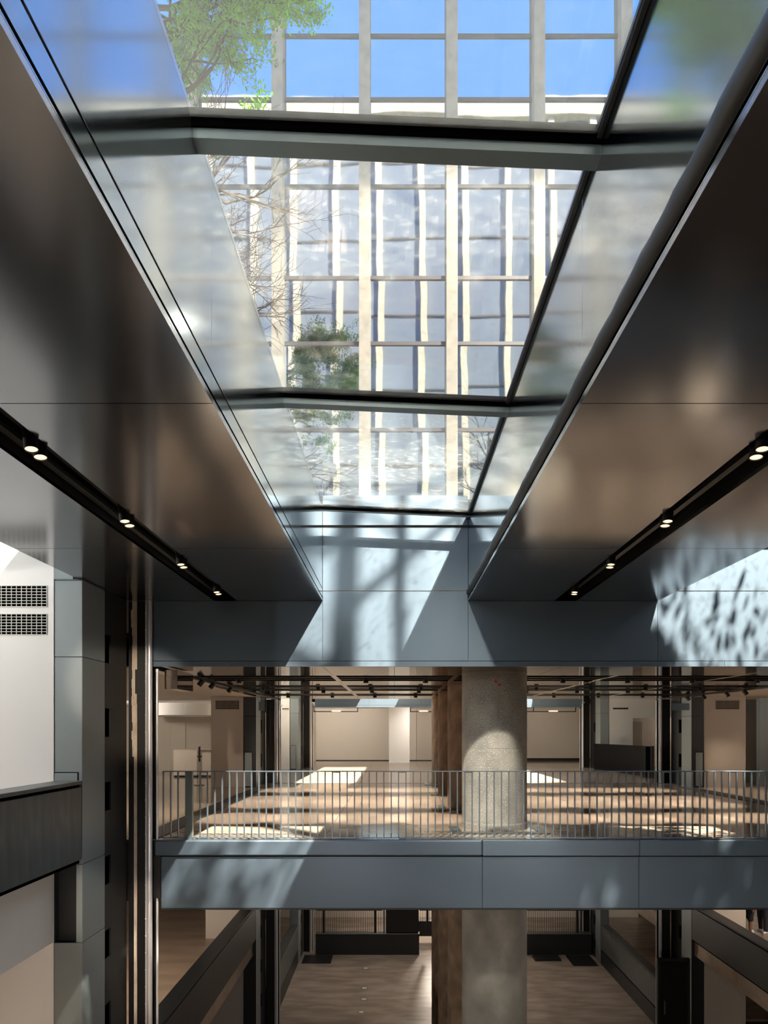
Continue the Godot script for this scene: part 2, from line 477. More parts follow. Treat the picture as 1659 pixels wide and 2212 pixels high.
# ---------------------------------------------------------------- skylight wells and their glazing
func skylight(i: int) -> void:
	var x0: float = WELLS[i][0]
	var x1: float = WELLS[i][1]
	var far := 9.02 if i == 0 else ZF
	var who: String = ["skylight well above the gallery", "middle skylight well", "skylight well past the far soffit"][i]
	var w := structure("wall_well", "polished metal lining panels of the " + who, "wall panels")
	var zs := [0.66, 4.14, 7.45, far - 0.003]
	var yl := 4.985 - 0.0
	for k in 3:
		var a: float = zs[k] + 0.002
		var b: float = zs[k + 1] - 0.002
		box("lower_panel", w, x0 - 0.03, x0, SOF + 0.031, 3.855, a, b, M.well, 0.001)
		box("upper_panel", w, x0 - 0.03, x0, 3.872, yl + 0.10, a, b, M.well, 0.001)
		box("lower_panel", w, x1, x1 + 0.03, SOF + 0.031, 3.745, a, b, M.well, 0.001)
		box("upper_panel", w, x1, x1 + 0.03, 3.87, yl - 0.02, a, b, M.well, 0.001)
	box("joint_backing", w, x0 - 0.06, x0 - 0.032, SOF + 0.032, yl, 0.62, far, M.void, 0.0)
	box("joint_backing", w, x1 + 0.05, x1 + 0.06, SOF + 0.032, yl, 0.62, far, M.void, 0.0)
	box("near_panel", w, x0, x1, SOF, yl, 0.6, 0.64, M.well, 0.001)
	# the soft black seal along the slot of one side
	var st := begin()
	var pts := []
	var rad := []
	var nse := FastNoiseLite.new()
	nse.seed = 5 + i; nse.frequency = 0.9
	for k in 200:
		var Z := 0.7 + (far - 0.75) * k / 199.0
		pts.append(Vector3(x1 + 0.02 + nse.get_noise_1d(Z * 1.3) * 0.008, 3.807 + nse.get_noise_1d(Z * 2.0 + 50) * 0.008, -Z))
		rad.append(0.058 + nse.get_noise_1d(Z * 2.6 + 90) * 0.006)
	tube(st, pts, rad, 12)
	obj("slot_seal", st.commit(), M.black, w)
	# glazing: the panes fall a little from one side to the other
	var g = thing("skylight_glazing", "sloped glass panes and dark frame over the " + who, "skylight", "glazed roofs over the wells", Vector3(x0, 5.0, -0.7))
	var yL := 5.03
	var yR := 4.935
	var bars := [0.70, 3.75, 6.80, 10.26 if i > 0 else 8.88]
	for k in 3:
		var a: float = bars[k] + 0.06
		var b: float = bars[k + 1]
		slope("pane", g, x0, x1, yL, yR, 0.012, a, b, M.glass)
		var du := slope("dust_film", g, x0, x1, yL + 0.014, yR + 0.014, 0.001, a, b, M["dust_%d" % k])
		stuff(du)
	for k in 4:
		var Z: float = bars[k]
		var e := 0.045 if k == 3 else 0.11      # the end bar is slimmer
		var h := 0.045 if k == 3 else 0.085
		slope("crossbar", g, x0, x1, yL - h, yR - h, h, Z + 0.005, Z + e + 0.005, M.steel)
		slope("gasket", g, x0, x1, yL - 0.03, yR - 0.03, 0.028, Z - 0.012, Z + e, M.void)
		slope("gasket", g, x0, x1, yL - 0.002, yR - 0.002, 0.03, Z - 0.02 if k == 3 else Z - 0.03, Z + e, M.void)
		slope("cover_bead", g, x0, x1, yL + 0.03, yR + 0.03, 0.03 if k < 3 else 0.01, Z - 0.02, Z + e * 0.7, M.void)
	box("edge_frame", g, x1 - 0.03, x1 - 0.002, yR - 0.01, yR + 0.05, 0.66, far, M.black, 0.003)
	box("edge_bead", g, x1 - 0.038, x1 - 0.03, yR + 0.005, yR + 0.03, 0.66, far, M.dark, 0.003)

# a slab that falls from x0 to x1
func slope(called: String, parent: Node3D, x0: float, x1: float, yL: float, yR: float, h: float, Z0: float, Z1: float, m: Material) -> MeshInstance3D:
	var st := begin()
	var o := parent.position
	var P := func(x, y, z): return Vector3(x, y, -z) - o
	var n := Vector3(yL - yR, x1 - x0, 0).normalized()
	quad(st, P.call(x0, yL + h, Z0), P.call(x1, yR + h, Z0), P.call(x1, yR + h, Z1), P.call(x0, yL + h, Z1), n)
	quad(st, P.call(x0, yL, Z0), P.call(x1, yR, Z0), P.call(x1, yR, Z1), P.call(x0, yL, Z1), -n)
	quad(st, P.call(x0, yL, Z0), P.call(x1, yR, Z0), P.call(x1, yR + h, Z0), P.call(x0, yL + h, Z0), Vector3(0, 0, 1))
	quad(st, P.call(x0, yL, Z1), P.call(x1, yR, Z1), P.call(x1, yR + h, Z1), P.call(x0, yL + h, Z1), Vector3(0, 0, -1))
	quad(st, P.call(x0, yL, Z0), P.call(x0, yL, Z1), P.call(x0, yL + h, Z1), P.call(x0, yL + h, Z0), Vector3(-1, 0, 0))
	quad(st, P.call(x1, yR, Z0), P.call(x1, yR, Z1), P.call(x1, yR + h, Z1), P.call(x1, yR + h, Z0), Vector3(1, 0, 0))
	return obj(called, st.commit(), m, parent)

# ---------------------------------------------------------------- fascias
func fascias() -> void:
	var u := structure("wall_fascia_upper", "blue-grey metal fascia closing the skylit hall above the far ceiling", "fascia")
	upper_fascia(u, ZF, -3.72)
	box("backing", u, -3.7, 8.9, CEIL + 0.03, 5.25, ZF + 0.032, ZF + 0.05, M.void, 0.0)
	var l := structure("wall_fascia_lower", "blue-grey metal fascia along the edge of the upper floor", "fascia")
	var g := 0.003
	var xs := [-3.59, 1.353, 3.76, 6.16, 8.9]
	for i in xs.size() - 1:
		box("fascia_panel", l, xs[i] + g, xs[i + 1] - g, -1.045, -0.255, ZF, ZF + 0.03, M.fascia, 0.002)
		# the rounded nosing above it
		var a: float = xs[i] + g if i else -3.68
		box("nosing", l, a, xs[i + 1] - g, -0.238, 0.0, ZF - 0.035, ZF + 0.12, M.fascia, 0.02 if i == 0 else 0.006)
	box("backing", l, -3.55, 8.9, -1.0, -0.02, ZF + 0.031, ZF + 0.06, M.void, 0.0)
	box("bottom_trim", l, -3.59, 8.9, -1.075, -1.045, ZF + 0.005, ZF + 0.2, M.dark, 0.002)
	box("end_block", l, -3.72, -3.6, -0.9, -0.245, ZF + 0.02, ZF + 0.2, M.black, 0.002)

func upper_fascia(u: Node3D, z: float, xl: float, xr := 8.9) -> void:
	var g := 0.003
	var cuts := [xl, WELLS[1][0], WELLS[1][1], WELLS[2][0], WELLS[2][1], xr]
	for i in cuts.size() - 1:
		var well := i in [1, 3]
		if well:
			box("fascia_panel", u, cuts[i] + g, cuts[i + 1] - g, CEIL + 0.088, 3.822, z, z + 0.03, M.fascia, 0.001)
			box("fascia_panel", u, cuts[i] + g, cuts[i + 1] - g, 3.836, 4.80, z, z + 0.03, M.fascia, 0.001)
			box("reveal_strip", u, cuts[i], cuts[i + 1], 3.824, 3.834, z + 0.012, z + 0.03, M.plaster, 0.0)
			box("shadow_slot", u, cuts[i], cuts[i + 1], 4.80, 4.845, z + 0.02, z + 0.03, M.black, 0.0)
			box("fascia_panel", u, cuts[i] + g, cuts[i + 1] - g, 4.845, 5.30, z, z + 0.03, M.fascia, 0.001)
		else:
			box("fascia_panel", u, cuts[i] + g, cuts[i + 1] - g, CEIL + 0.088, SOF - 0.002, z, z + 0.03, M.fascia, 0.001)
	var bs := [xl, -2.53, 0.02, 2.56, 5.08, 7.6, xr]
	for i in bs.size() - 1:
		box("edge_strip", u, bs[i] + 0.002, bs[i + 1] - 0.002, CEIL, CEIL + 0.08, z, z + 0.03, M.fascia, 0.001)

# the second skylit bay, beyond the hall
func second_court() -> void:
	var u := structure("wall_fascia_rear", "blue-grey metal fascia of the second skylit bay, past the low ceiling", "fascia")
	upper_fascia(u, 29.8, -3.46, 8.16)
	box("backing", u, -3.4, 8.1, CEIL + 0.03, 5.25, 29.832, 29.85, M.void, 0.0)
	var s := structure("ceiling_rear", "metal soffit of the second skylit bay", "ceiling")
	for r in [[WELLS[0][1], WELLS[1][0]], [WELLS[1][1], WELLS[2][0]], [WELLS[2][1], 8.9]]:
		box("soffit_panel", s, r[0], r[1], SOF, SOF + 0.03, 21.7, 29.79, M.soffit, 0.0)
	box("soffit_panel", s, -13, WELLS[0][0], SOF, SOF + 0.03, 21.7, 29.79, M.soffit, 0.0)
	box("soffit_panel", s, 8.9, 15, SOF, SOF + 0.03, 21.7, 29.79, M.soffit, 0.0)
	box("end_panel", s, -13, 15, CEIL + 0.02, 4.1, 21.66, 21.70, M.fascia, 0.0)
	for i in 3:
		for x in [WELLS[i][0], WELLS[i][1]]:
			box("well_panel", s, x - 0.02, x + 0.02, SOF + 0.03, DECK, 21.7, 29.79, M.well, 0.0)

# ---------------------------------------------------------------- the pier modules along both sides
func pier_modules() -> void:
	var where := [["at the end of the near gallery parapet", "across from the near gallery"], ["at the rear of the low-ceilinged hall", "at the rear of the low-ceilinged hall, counter side"], ["in the second skylit bay, gallery side", "in the second skylit bay, behind the dark counter"]]
	var zs := [9.0, 20.3, 29.3]
	for k in 3:
		for side in [0, 1]:
			if k == 0 and side == 1:
				continue
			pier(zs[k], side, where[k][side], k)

func pier(z: float, side: int, place: String, k: int) -> void:
	# mirrored about the middle of the hall for the other side
	var X := func(x): return x if side == 0 else LX + RX - x
	var a := func(x0, x1): return [minf(X.call(x0), X.call(x1)), maxf(X.call(x0), X.call(x1))]
	var p = thing("metal_clad_pier", "grey metal-clad pier, " + place, "pier", "clad piers along the hall", Vector3(X.call(LX), LOW, -z))
	tag(p, "", "", "", "thing")
	var top: float = [SOF - 0.004, CEIL - 0.004, 3.19][k]
	var ys := [LOW, -5.2, -1.1, -0.07, 2.655, 3.66]
	if k == 1: ys = [LOW, -5.2, -1.1, -0.07, 2.1]
	if k == 2: ys = [LOW, -5.2, -1.1, -0.07, 2.4]
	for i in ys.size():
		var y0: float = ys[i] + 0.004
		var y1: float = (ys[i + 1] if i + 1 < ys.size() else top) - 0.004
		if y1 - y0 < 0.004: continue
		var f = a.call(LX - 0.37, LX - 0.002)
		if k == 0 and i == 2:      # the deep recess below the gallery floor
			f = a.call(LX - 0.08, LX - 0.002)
		box("front_panel", p, f[0], f[1], y0, y1, z, z + 0.03, M.dark if k == 1 else M.cladding, 0.002)  # rear hall pier: its unlit front is put in as dark colour
		var s = a.call(LX - 0.03, LX)
		box("side_panel", p, s[0], s[1], y0, y1, z + 0.002, z + 0.70, M.cladding, 0.002)
	if k == 0:
		box("front_panel", p, LX - 0.37, WELLS[0][1] - 0.062, SOF - 0.004, 4.96, z, z + 0.03, M.cladding, 0.002)
	var q = a.call(LX - 0.34, LX - 0.05)
	box("core", p, q[0], q[1], LOW, top, z + (0.12 if k == 0 else 0.05), z + 1.5, M.void, 0.0)
	q = a.call(LX - 0.37, LX - 0.36)
	box("return_edge", p, q[0], q[1], LOW, top, z, z + 0.2, M.dark, 0.0)
	if k == 0:
		q = a.call(LX - 0.365, LX - 0.09)
		box("recess_panel", p, q[0], q[1], -1.15, -0.09, z + 0.10, z + 0.118, M.dark, 0.002)
		q = a.call(LX - 0.36, LX - 0.06)
		box("notch_panel", p, q[0], q[1], 1.0, 1.13, z - 0.012, z, M.cladding, 0.003)
		box("notch_shadow_gap", p, q[0] - 0.012, q[1] + 0.012, 1.0, 1.142, z - 0.004, z + 0.001, M.void, 0.0)
	else:
		q = a.call(LX - 0.33, LX - 0.12)
		box("access_panel", p, q[0], q[1], 0.02, 1.02, z - 0.010, z, M.cladding, 0.003)
		box("access_shadow_gap", p, q[0] - 0.012, q[1] + 0.012, 0.0, 1.035, z - 0.003, z + 0.001, M.void, 0.0)
	# the dark panel behind, with its slots cut through
	var st := begin()
	var d0 := z + 0.715
	var d1 := z + 1.50
	var slot := 0.20
	var sy := []
	var y := -7.9
	while y < top - 0.6:
		sy.append(y)
		y += 1.055
	var cur := LOW
	var px0: float = X.call(LX - 0.03)
	var px1: float = X.call(LX - 0.005)
	var lo := minf(px0, px1)
	var hi := maxf(px0, px1)
	bx(st, Vector3(lo, LOW, -d1) - p.position, Vector3(hi, top, -(d0 + slot)) - p.position)
	for s in sy:
		bx(st, Vector3(lo, cur, -(d0 + slot)) - p.position, Vector3(hi, s, -d0) - p.position)
		cur = s + 0.41
	bx(st, Vector3(lo, cur, -(d0 + slot)) - p.position, Vector3(hi, top, -d0) - p.position)
	obj("slotted_panel", st.commit(), M.dark, p)
	# the chase that faces the viewer: bare plaster strip, black lining, cast bracket
	var c := z + 1.54
	q = a.call(LX + 0.005, LX + 0.40)
	box("chase_back", p, q[0], q[1], LOW, top, c + 0.16, c + 0.2, M.black, 0.0)
	st = begin()
	var m := FastNoiseLite.new()
	m.seed = 12 + k; m.frequency = 2.3; m.fractal_octaves = 4
	var n := 90
	for i in n:      # its torn edge
		var ya := LOW + (top - LOW) * i / n
		var yb := LOW + (top - LOW) * (i + 1) / n
		var e0 := LX + 0.055 + (m.get_noise_1d(ya * 3.0) * 0.03 if ya > 1.2 else 0.03)
		var xa: float = X.call(e0)
		var xb: float = X.call(LX + 0.14)
		bx(st, Vector3(minf(xa, xb), ya, -(c + 0.05)) - p.position, Vector3(maxf(xa, xb), yb, -(c + 0.02)) - p.position)
	obj("plaster_strip", st.commit(), M.plaster_strip if k == 0 else M.black, p)
	q = a.call(LX + 0.0, LX + 0.1)
	box("dark_lining", p, q[0], q[1], LOW, top, c + 0.03, c + 0.05, M.black, 0.0)
	q = a.call(LX + 0.14, LX + 0.27)
	box("dark_lining", p, q[0], q[1], LOW, top, c + 0.0, c + 0.05, M.black, 0.003)
	q = a.call(LX + 0.27, LX + 0.29)
	box("brass_trim", p, q[0], q[1], LOW, top, c - 0.01, c + 0.02, M.plaster_strip if k == 0 else M.dark, 0.002)
	if k == 0:
		st = begin()
		bx(st, Vector3(LX + 0.13, 2.25, -(c - 0.002)) - p.position, Vector3(LX + 0.27, 2.62, -(c - 0.05)) - p.position)
		bx(st, Vector3(LX + 0.15, 2.10, -(c - 0.002)) - p.position, Vector3(LX + 0.26, 2.25, -(c - 0.035)) - p.position)
		obj("hanger_bracket", st.commit(), M.black, p)
	# two polished pipes, the front one with a row of studs
	var pipe = thing("polished_pipe", "polished riser pipe with studs, " + place, "pipe", "studded riser pipes", Vector3(X.call(LX + 0.345), LOW, -(c - 0.06)))
	var pp := CylinderMesh.new()
	pp.top_radius = 0.041; pp.bottom_radius = 0.041; pp.height = top - LOW; pp.radial_segments = 24
	obj("pipe", pp, M.chrome, pipe, Vector3(0.01, (top - LOW) / 2, 0))
	box("stud_rail", pipe, X.call(LX + 0.345) - 0.052, X.call(LX + 0.345) - 0.028, LOW, top, c - 0.075, c - 0.045, M.chrome, 0.002)
	var stud := SphereMesh.new()
	stud.radius = 0.010; stud.height = 0.020; stud.radial_segments = 10; stud.rings = 6
	y = LOW + 0.1
	while y < top:
		obj("stud", stud, M.chrome, pipe, Vector3(-0.045, y - LOW, 0.032 - 0.015))
		y += 0.2595 if k == 0 else 0.55
	var thin = thing("slim_pipe", "slim polished pipe beside the studded riser, " + place, "pipe", "slim riser pipes", Vector3(X.call(LX + 0.43), LOW, -(c + 0.06)))
	var t2 := CylinderMesh.new()
	t2.top_radius = 0.018; t2.bottom_radius = 0.018; t2.height = CEIL - 0.05 - LOW; t2.radial_segments = 16
	obj("pipe", t2, M.chrome, thin, Vector3(0, (CEIL - 0.05 - LOW) / 2, 0))
	var t3 := CylinderMesh.new()
	t3.top_radius = 0.024; t3.bottom_radius = 0.024; t3.height = 0.05; t3.radial_segments = 16
	obj("collar", t3, M.chrome, thin, Vector3(0, CEIL - 0.06 - LOW, 0))

# ---------------------------------------------------------------- low ceiling of the hall
func hall_ceiling() -> void:
	var s := structure("ceiling_low", "mirror-bright metal ceiling panels over the far hall", "ceiling")
	var tro := [[12.3, 13.7], [14.95, 15.95], [16.1, 17.2], [18.5, 19.7]]
	var xs := [LX + 0.5, -1.105, 0.0, 1.12, 2.56, 4.0, 6.2, RX - 0.5]
	var zs := [ZF + 0.031]
	for t in tro:
		zs.append(t[0]); zs.append(t[1])
	zs.append(21.655)
	for j in range(0, zs.size(), 2):
		for i in xs.size() - 1:
			box("ceiling_panel", s, xs[i] + 0.003, xs[i + 1] - 0.003, CEIL, CEIL + 0.02, zs[j], zs[j + 1], M.ceiling, 0.001)
	for side in 2:
		var x0: float = [LX - 0.0, RX - 0.22][side]
		box("edge_panel", s, x0, x0 + 0.22, CEIL, CEIL + 0.02, ZF + 0.031, 21.655, M.ceiling, 0.001)
	box("backing", s, -13, 15, 3.05, 3.1, ZF + 0.06, 21.66, M.void, 0.0)
	box("aisle_panel", s, -13, LX - 0.002, CEIL, CEIL + 0.03, ZF + 0.2, 21.6, M.plaster, 0.002)
	box("aisle_panel", s, RX + 0.002, 15, CEIL, CEIL + 0.03, ZF + 0.031, 21.6, M.plaster, 0.002)
	# dark side faces of the slots
	for t in tro:
		box("slot_face", s, LX, RX, CEIL + 0.02, 3.05, t[1], t[1] + 0.02, M.black, 0.0)
		box("slot_face", s, LX, RX, CEIL + 0.02, 3.05, t[0] - 0.02, t[0], M.black, 0.0)
		for x in [-1.105, 1.12, 4.0, 6.2]:
			box("bridge_plate", s, x - 0.05, x + 0.05, CEIL, CEIL + 0.02, t[0], t[1], M.ceiling, 0.001)
	var names := ["nearest to the railing", "second from the railing", "third from the railing", "farthest from the railing"]
	for k in 4:
		var t = thing("light_track", "black double track across the low ceiling, " + names[k], "light track", "tracks across the low ceiling", Vector3(2.3, CEIL, -(tro[k][0] + tro[k][1]) / 2))
		var zc: float = (tro[k][0] + tro[k][1]) / 2
		for run in ([[LX + 0.5, 1.08], [2.40, RX - 0.5]] if k in [1, 3] else [[LX + 0.5, RX - 0.5]]):
			for d in [-0.22, 0.22]:
				box("rail", t, run[0], run[1], CEIL + 0.0, CEIL + 0.05, zc + d - 0.025, zc + d + 0.025, M.black, 0.002)
			box("rail_web", t, run[0], run[1], CEIL + 0.06, CEIL + 0.08, zc - 0.12, zc + 0.12, M.dark, 0.002)
		for x in [-2.4, 0.5, 2.7, 5.1, 7.3]:
			box("hanger", t, x - 0.012, x + 0.012, CEIL + 0.05, 3.05, zc - 0.012, zc + 0.012, M.black, 0.0)
		var n := 0
		for x in [-3.0, -1.75, -0.55, 0.6, 2.0, 3.25, 4.5, 5.75, 7.0]:
			if absf(x - 1.74) < 0.7: continue
			var lab := "small black track lamp, number %d along the track %s" % [n + 1, names[k]]
			lab = "small black lamp, %s along the ceiling track %s" % [["first", "second", "third", "fourth", "fifth", "sixth", "seventh", "eighth", "ninth"][n], names[k]]
			downlight(Vector3(x, CEIL - 0.07, -(zc + 0.22)), Vector3(0, -1, 0.02), 0.05, 0.066, lab, "track lamps under the low ceiling", 20.0, 21.0)
			n += 1
	for side in 2:
		var x: float = [LX + 0.36, RX - 0.36][side]
		var t = thing("edge_track", ["black light track running back along the gallery side of the low ceiling", "black light track running back along the counter side of the low ceiling"][side], "light track", "tracks along the low ceiling edges", Vector3(x, CEIL, -16))
		box("channel", t, x - 0.14, x + 0.14, CEIL + 0.1, CEIL + 0.12, ZF + 0.6, 21.6, M.black, 0.0)
		box("channel_side", t, x - 0.14, x - 0.12, CEIL + 0.0, CEIL + 0.1, ZF + 0.6, 21.6, M.black, 0.0)
		box("channel_side", t, x + 0.12, x + 0.14, CEIL + 0.0, CEIL + 0.1, ZF + 0.6, 21.6, M.black, 0.0)
		box("rail", t, x - 0.02, x + 0.02, CEIL - 0.02, CEIL + 0.03, ZF + 0.6, 21.6, M.dark, 0.002)
		var spots: Array = [[13.1, 13.9, 15.4], [14.2, 15.2, 16.4, 17.3, 18.6, 19.6]][side]
		for n in spots.size():
			var lab := "tilted black lamp on the edge track, %s, %s from the railing" % [["gallery side", "counter side"][side], ["first", "second", "third", "fourth", "fifth", "sixth"][n]]
			downlight(Vector3(x, CEIL - 0.13, -spots[n]), Vector3(-0.75 if side == 0 else 0.75, -1, 0.15), 0.05, 0.13, lab, "tilted lamps on the edge tracks", 5.0, 34.0)
	var bulk := structure("trim_1", "metal-faced bulkhead box under the low ceiling beside the slim pipe", "bulkhead")
	box("bulkhead_box", bulk, -3.62, -3.42, CEIL - 0.33, CEIL - 0.03, ZF + 0.25, ZF + 1.1, M.ceiling, 0.003)

# ---------------------------------------------------------------- columns
func columns() -> void:
	var order := ["first behind the railing", "second behind the railing", "third behind the railing", "fourth behind the railing"]
	var cz := [11.94, 15.2, 18.5, 21.75]
	for i in 4:
		var r := 0.56
		var up = thing("concrete_column", ["pale speckled concrete column, first behind the railing", "concrete column with warm lamp tint in its colour, second behind the railing", "concrete column with warm lamp tint in its colour, third behind the railing", "concrete column with warm lamp tint in its colour, fourth behind the railing"][i], "column", "", Vector3(1.74, 0, -cz[i]))
		tag(up, "", "", "", "thing")
		var m: Material = M.concrete if i == 0 else M.concrete_lamp_tinted
		obj("lower_drum", lathe([Vector2(r + 0.006, 0.0), Vector2(r + 0.006, 0.10), Vector2(r, 0.125), Vector2(r, 1.372), Vector2(r - 0.004, 1.377)], 72), m, up)
		obj("upper_drum", lathe([Vector2(r - 0.004, 1.377), Vector2(r, 1.382), Vector2(r, CEIL + 0.06)], 72), m, up)
		# square floor frame round the foot, in four pieces
		var f := 0.80
		var inn := 0.63
		box("base_frame", up, 1.74 - f, 1.74 + f, 0.0, 0.014, cz[i] - f, cz[i] - inn, M.steel, 0.003)
		box("base_frame", up, 1.74 - f, 1.74 - inn, 0.0, 0.014, cz[i] - inn, cz[i] + 0.05, M.steel, 0.003)
		box("base_frame", up, 1.74 + inn, 1.74 + f, 0.0, 0.014, cz[i] - inn, cz[i] + 0.05, M.steel, 0.003)
		if i == 0:
			for p in [[-0.055, 0.800], [0.005, 0.745]]:      # two dabs of red paint
				var st := begin()
				var ctr := Vector3(p[0], 1.7 + p[1], sqrt(r * r - p[0] * p[0]) + 0.001)
				for k in 10:
					var a := TAU * k / 10
					var b := TAU * (k + 1) / 10
					var ra := 0.024 + 0.006 * sin(k * 2.4)
					var rb := 0.024 + 0.006 * sin((k + 1) % 10 * 2.4)
					face3(st, ctr + Vector3(0, 0, 0.002), ctr + Vector3(cos(a) * ra, sin(a) * ra, 0), ctr + Vector3(cos(b) * rb, sin(b) * rb, 0), Vector3(0, 0, 1))
				obj("paint_mark", st.commit(), M.red, up)
		if i == 2:
			var st := begin()
			var ang := PI * 0.86
			var ctr := Vector3(cos(ang) * (r + 0.002), 2.03, sin(ang) * (r + 0.002))
			bx(st, ctr - Vector3(0.003, 0.035, 0.05), ctr + Vector3(0.003, 0.035, 0.05))
			obj("paint_mark", st.commit(), M.red, up)
		var low = thing("concrete_column", "grey concrete column in the basement, under the " + order[i], "column", "", Vector3(1.74, LOW, -cz[i]))
		tag(low, "", "", "", "thing")
		obj("lower_drum", lathe([Vector2(r, 0.0), Vector2(r, 4.53), Vector2(r - 0.005, 4.54)], 72), M.concrete_plain if i == 0 else M.concrete_lamp_tinted, low)
		obj("upper_drum", lathe([Vector2(r - 0.005, 4.54), Vector2(r, 4.55), Vector2(r, -LOW - 0.95)], 72), M.concrete_plain if i == 0 else M.concrete_lamp_tinted, low)

# ---------------------------------------------------------------- railing
func railing() -> void:
	var z := ZF + 0.08
	var t = thing("balustrade", "slender blue-grey metal railing along the edge of the upper floor", "railing", "", Vector3(-3.58, 0, -z))
	box("top_rail", t, -3.59, 8.6, 1.045, 1.06, z - 0.022, z + 0.022, M.rail, 0.002)
	box("bottom_rail", t, -3.59, 8.6, 0.016, 0.030, z - 0.018, z + 0.018, M.rail, 0.002)
	box("post", t, -3.24, -3.13, 0.0, 1.045, z - 0.02, z + 0.06, M.steel, 0.003)
	var pitch := 0.1139
	var n := 0
	var x := -3.58
	while x < 6.4:
		if absf(x + 3.185) > 0.08:
			box("baluster", t, x - 0.0085, x + 0.0085, 0.03, 1.046, z - 0.018, z + 0.018, M.rail, 0.001)
			if n % 9 == 5:
				box("rail_joint", t, x, x + pitch, 1.033, 1.045, z - 0.015, z + 0.015, M.rail, 0.001)
				box("rail_joint", t, x, x + pitch, 0.004, 0.016, z - 0.015, z + 0.015, M.rail, 0.001)
		x += pitch
		n += 1

# ---------------------------------------------------------------- solid parapets
func parapet(label: String, xi: float, out: float, y: float, Z0: float, Z1: float, m: Material, cuts: Array) -> void:
	var t = thing("parapet", label, "parapet", "", Vector3(xi, y, -Z0))
	tag(t, "", "", "", "thing")
	var a := func(d0, d1): return [minf(xi + out * d0, xi + out * d1), maxf(xi + out * d0, xi + out * d1)]
	var zs := [Z0]
	zs.append_array(cuts)
	zs.append(Z1)
	var q = a.call(0.0, 0.05)
	for i in zs.size() - 1:
		box("facing_panel", t, q[0], q[1], y + 0.0, y + 0.945, zs[i] + 0.002, zs[i + 1] - 0.002, m, 0.002)
	q = a.call(0.03, 0.30)
	box("core", t, q[0], q[1], y - 0.05, y + 0.985, Z0, Z1, M.void, 0.0)
	q = a.call(-0.015, 0.335)
	box("coping", t, q[0], q[1], y + 0.985, y + 1.03, Z0, Z1, m, 0.004)
	q = a.call(0.30, 0.325)
	box("rear_panel", t, q[0], q[1], y, y + 0.985, Z0, Z1, M.white, 0.0)

func parapets() -> void:
	parapet("dark grey metal parapet of the near gallery, running up to the clad pier", LX, -1.0, 0.0, -4.8, 8.98, M.parapet, [])
	parapet("dark parapet of the middle level under the floor edge, gallery side", LX, -1.0, MID, 10.78, 20.28, M.dark, [15.5])
	parapet("dark parapet of the middle level with a person behind it", RX, 1.0, MID, 10.78, 20.28, M.dark, [15.5])
	parapet("dark parapet of the rear basement platform, gallery side", LX, -1.0, -7.65, 22.1, 29.2, M.parapet, [25.5])
	parapet("dark parapet of the rear basement platform, on the side of the black gate", RX, 1.0, -7.65, 22.1, 29.2, M.parapet, [24.3, 26.8])
	var side := 0
	for r in [[-13.0, LX - 0.02], [RX + 0.02, 15.0]]:
		var b := structure("wall_platform", "dark plinth under the rear basement platform, " + ["gallery side", "counter side"][side], "wall")
		box("plinth", b, r[0], r[1], LOW, -7.72, 22.1, 29.28, M.dark, 0.0)
		var back := [r[0], LX - 0.34] if side == 0 else [RX + 0.34, r[1]]
		box("platform_floor", b, back[0], back[1], -7.72, -7.64, 22.1, 29.28, M.oak_floor, 0.0)
		side += 1
	side = 0
	for r in [[LX - 0.55, LX - 0.40], [RX + 0.40, RX + 0.55]]:
		var t := structure("trim_2", "plaster edge beam below the middle-level parapet, " + ["gallery side", "counter side"][side], "beam")
		box("edge_beam", t, r[0], r[1], MID - 0.75, MID - 0.02, 10.78, 20.28, M.plaster, 0.0)
		side += 1
	# the bowed dark counter of the upper level, past the hall
	var c = thing("curved_counter", "long bowed dark counter wall at the far side of the upper level", "counter", "", Vector3(9.1, 0, -24.2))
	var st := begin()
	var n := 40
	var top := 1.10
	for i in n:
		var P := []
		for k in 2:
			var f := float(i + k) / n
			var Z := 24.2 + 5.0 * f
			var x := 9.12 - 0.62 * f + 0.12 * sin(PI * f) - (0.25 * pow(1.0 - f, 6.0))
			P.append(Vector3(x, 0, -Z) - c.position)
		var nn: Vector3 = Vector3(0, 1, 0).cross(P[1] - P[0]).normalized()
		if nn.x > 0: nn = -nn
		var h := Vector3(0, top, 0)
		var w := -nn * 0.16
		quad(st, P[0], P[1], P[1] + h, P[0] + h, nn)
		quad(st, P[0] + h, P[1] + h, P[1] + h + w, P[0] + h + w, Vector3.UP)
		quad(st, P[0] + w, P[1] + w, P[1] + h + w, P[0] + h + w, -nn)
		if i == 0:
			quad(st, P[0], P[0] + w, P[0] + h + w, P[0] + h, Vector3(0, 0, 1))
	obj("counter_wall", st.commit(), M.counter, c)
	box("end_post", c, 9.02, 9.10, 0.0, 1.12, 24.0, 24.2, M.black, 0.003)

# ---------------------------------------------------------------- rooms beside and behind
func vent(called_label: String, x0: float, x1: float, y0: float, y1: float, Z: float, nx: int, ny: int, m: Material) -> void:
	var t = thing("air_vent", called_label, "vent", "", Vector3((x0 + x1) / 2, y0, -Z))
	box("duct", t, x0, x1, y0, y1, Z - 0.001, Z + 0.002, M.void, 0.0)
	var st := begin()
	var o: Vector3 = t.position
	for i in nx + 1:
		var x := x0 + (x1 - x0) * i / nx
		bx(st, Vector3(x - 0.004, y0, -(Z - 0.004)) - o, Vector3(x + 0.004, y1, -(Z - 0.010)) - o)
	for i in ny + 1:
		var y := y0 + (y1 - y0) * i / ny
		bx(st, Vector3(x0, y - 0.004, -(Z - 0.004)) - o, Vector3(x1, y + 0.004, -(Z - 0.012)) - o)
	obj("grille", st.commit(), m, t)

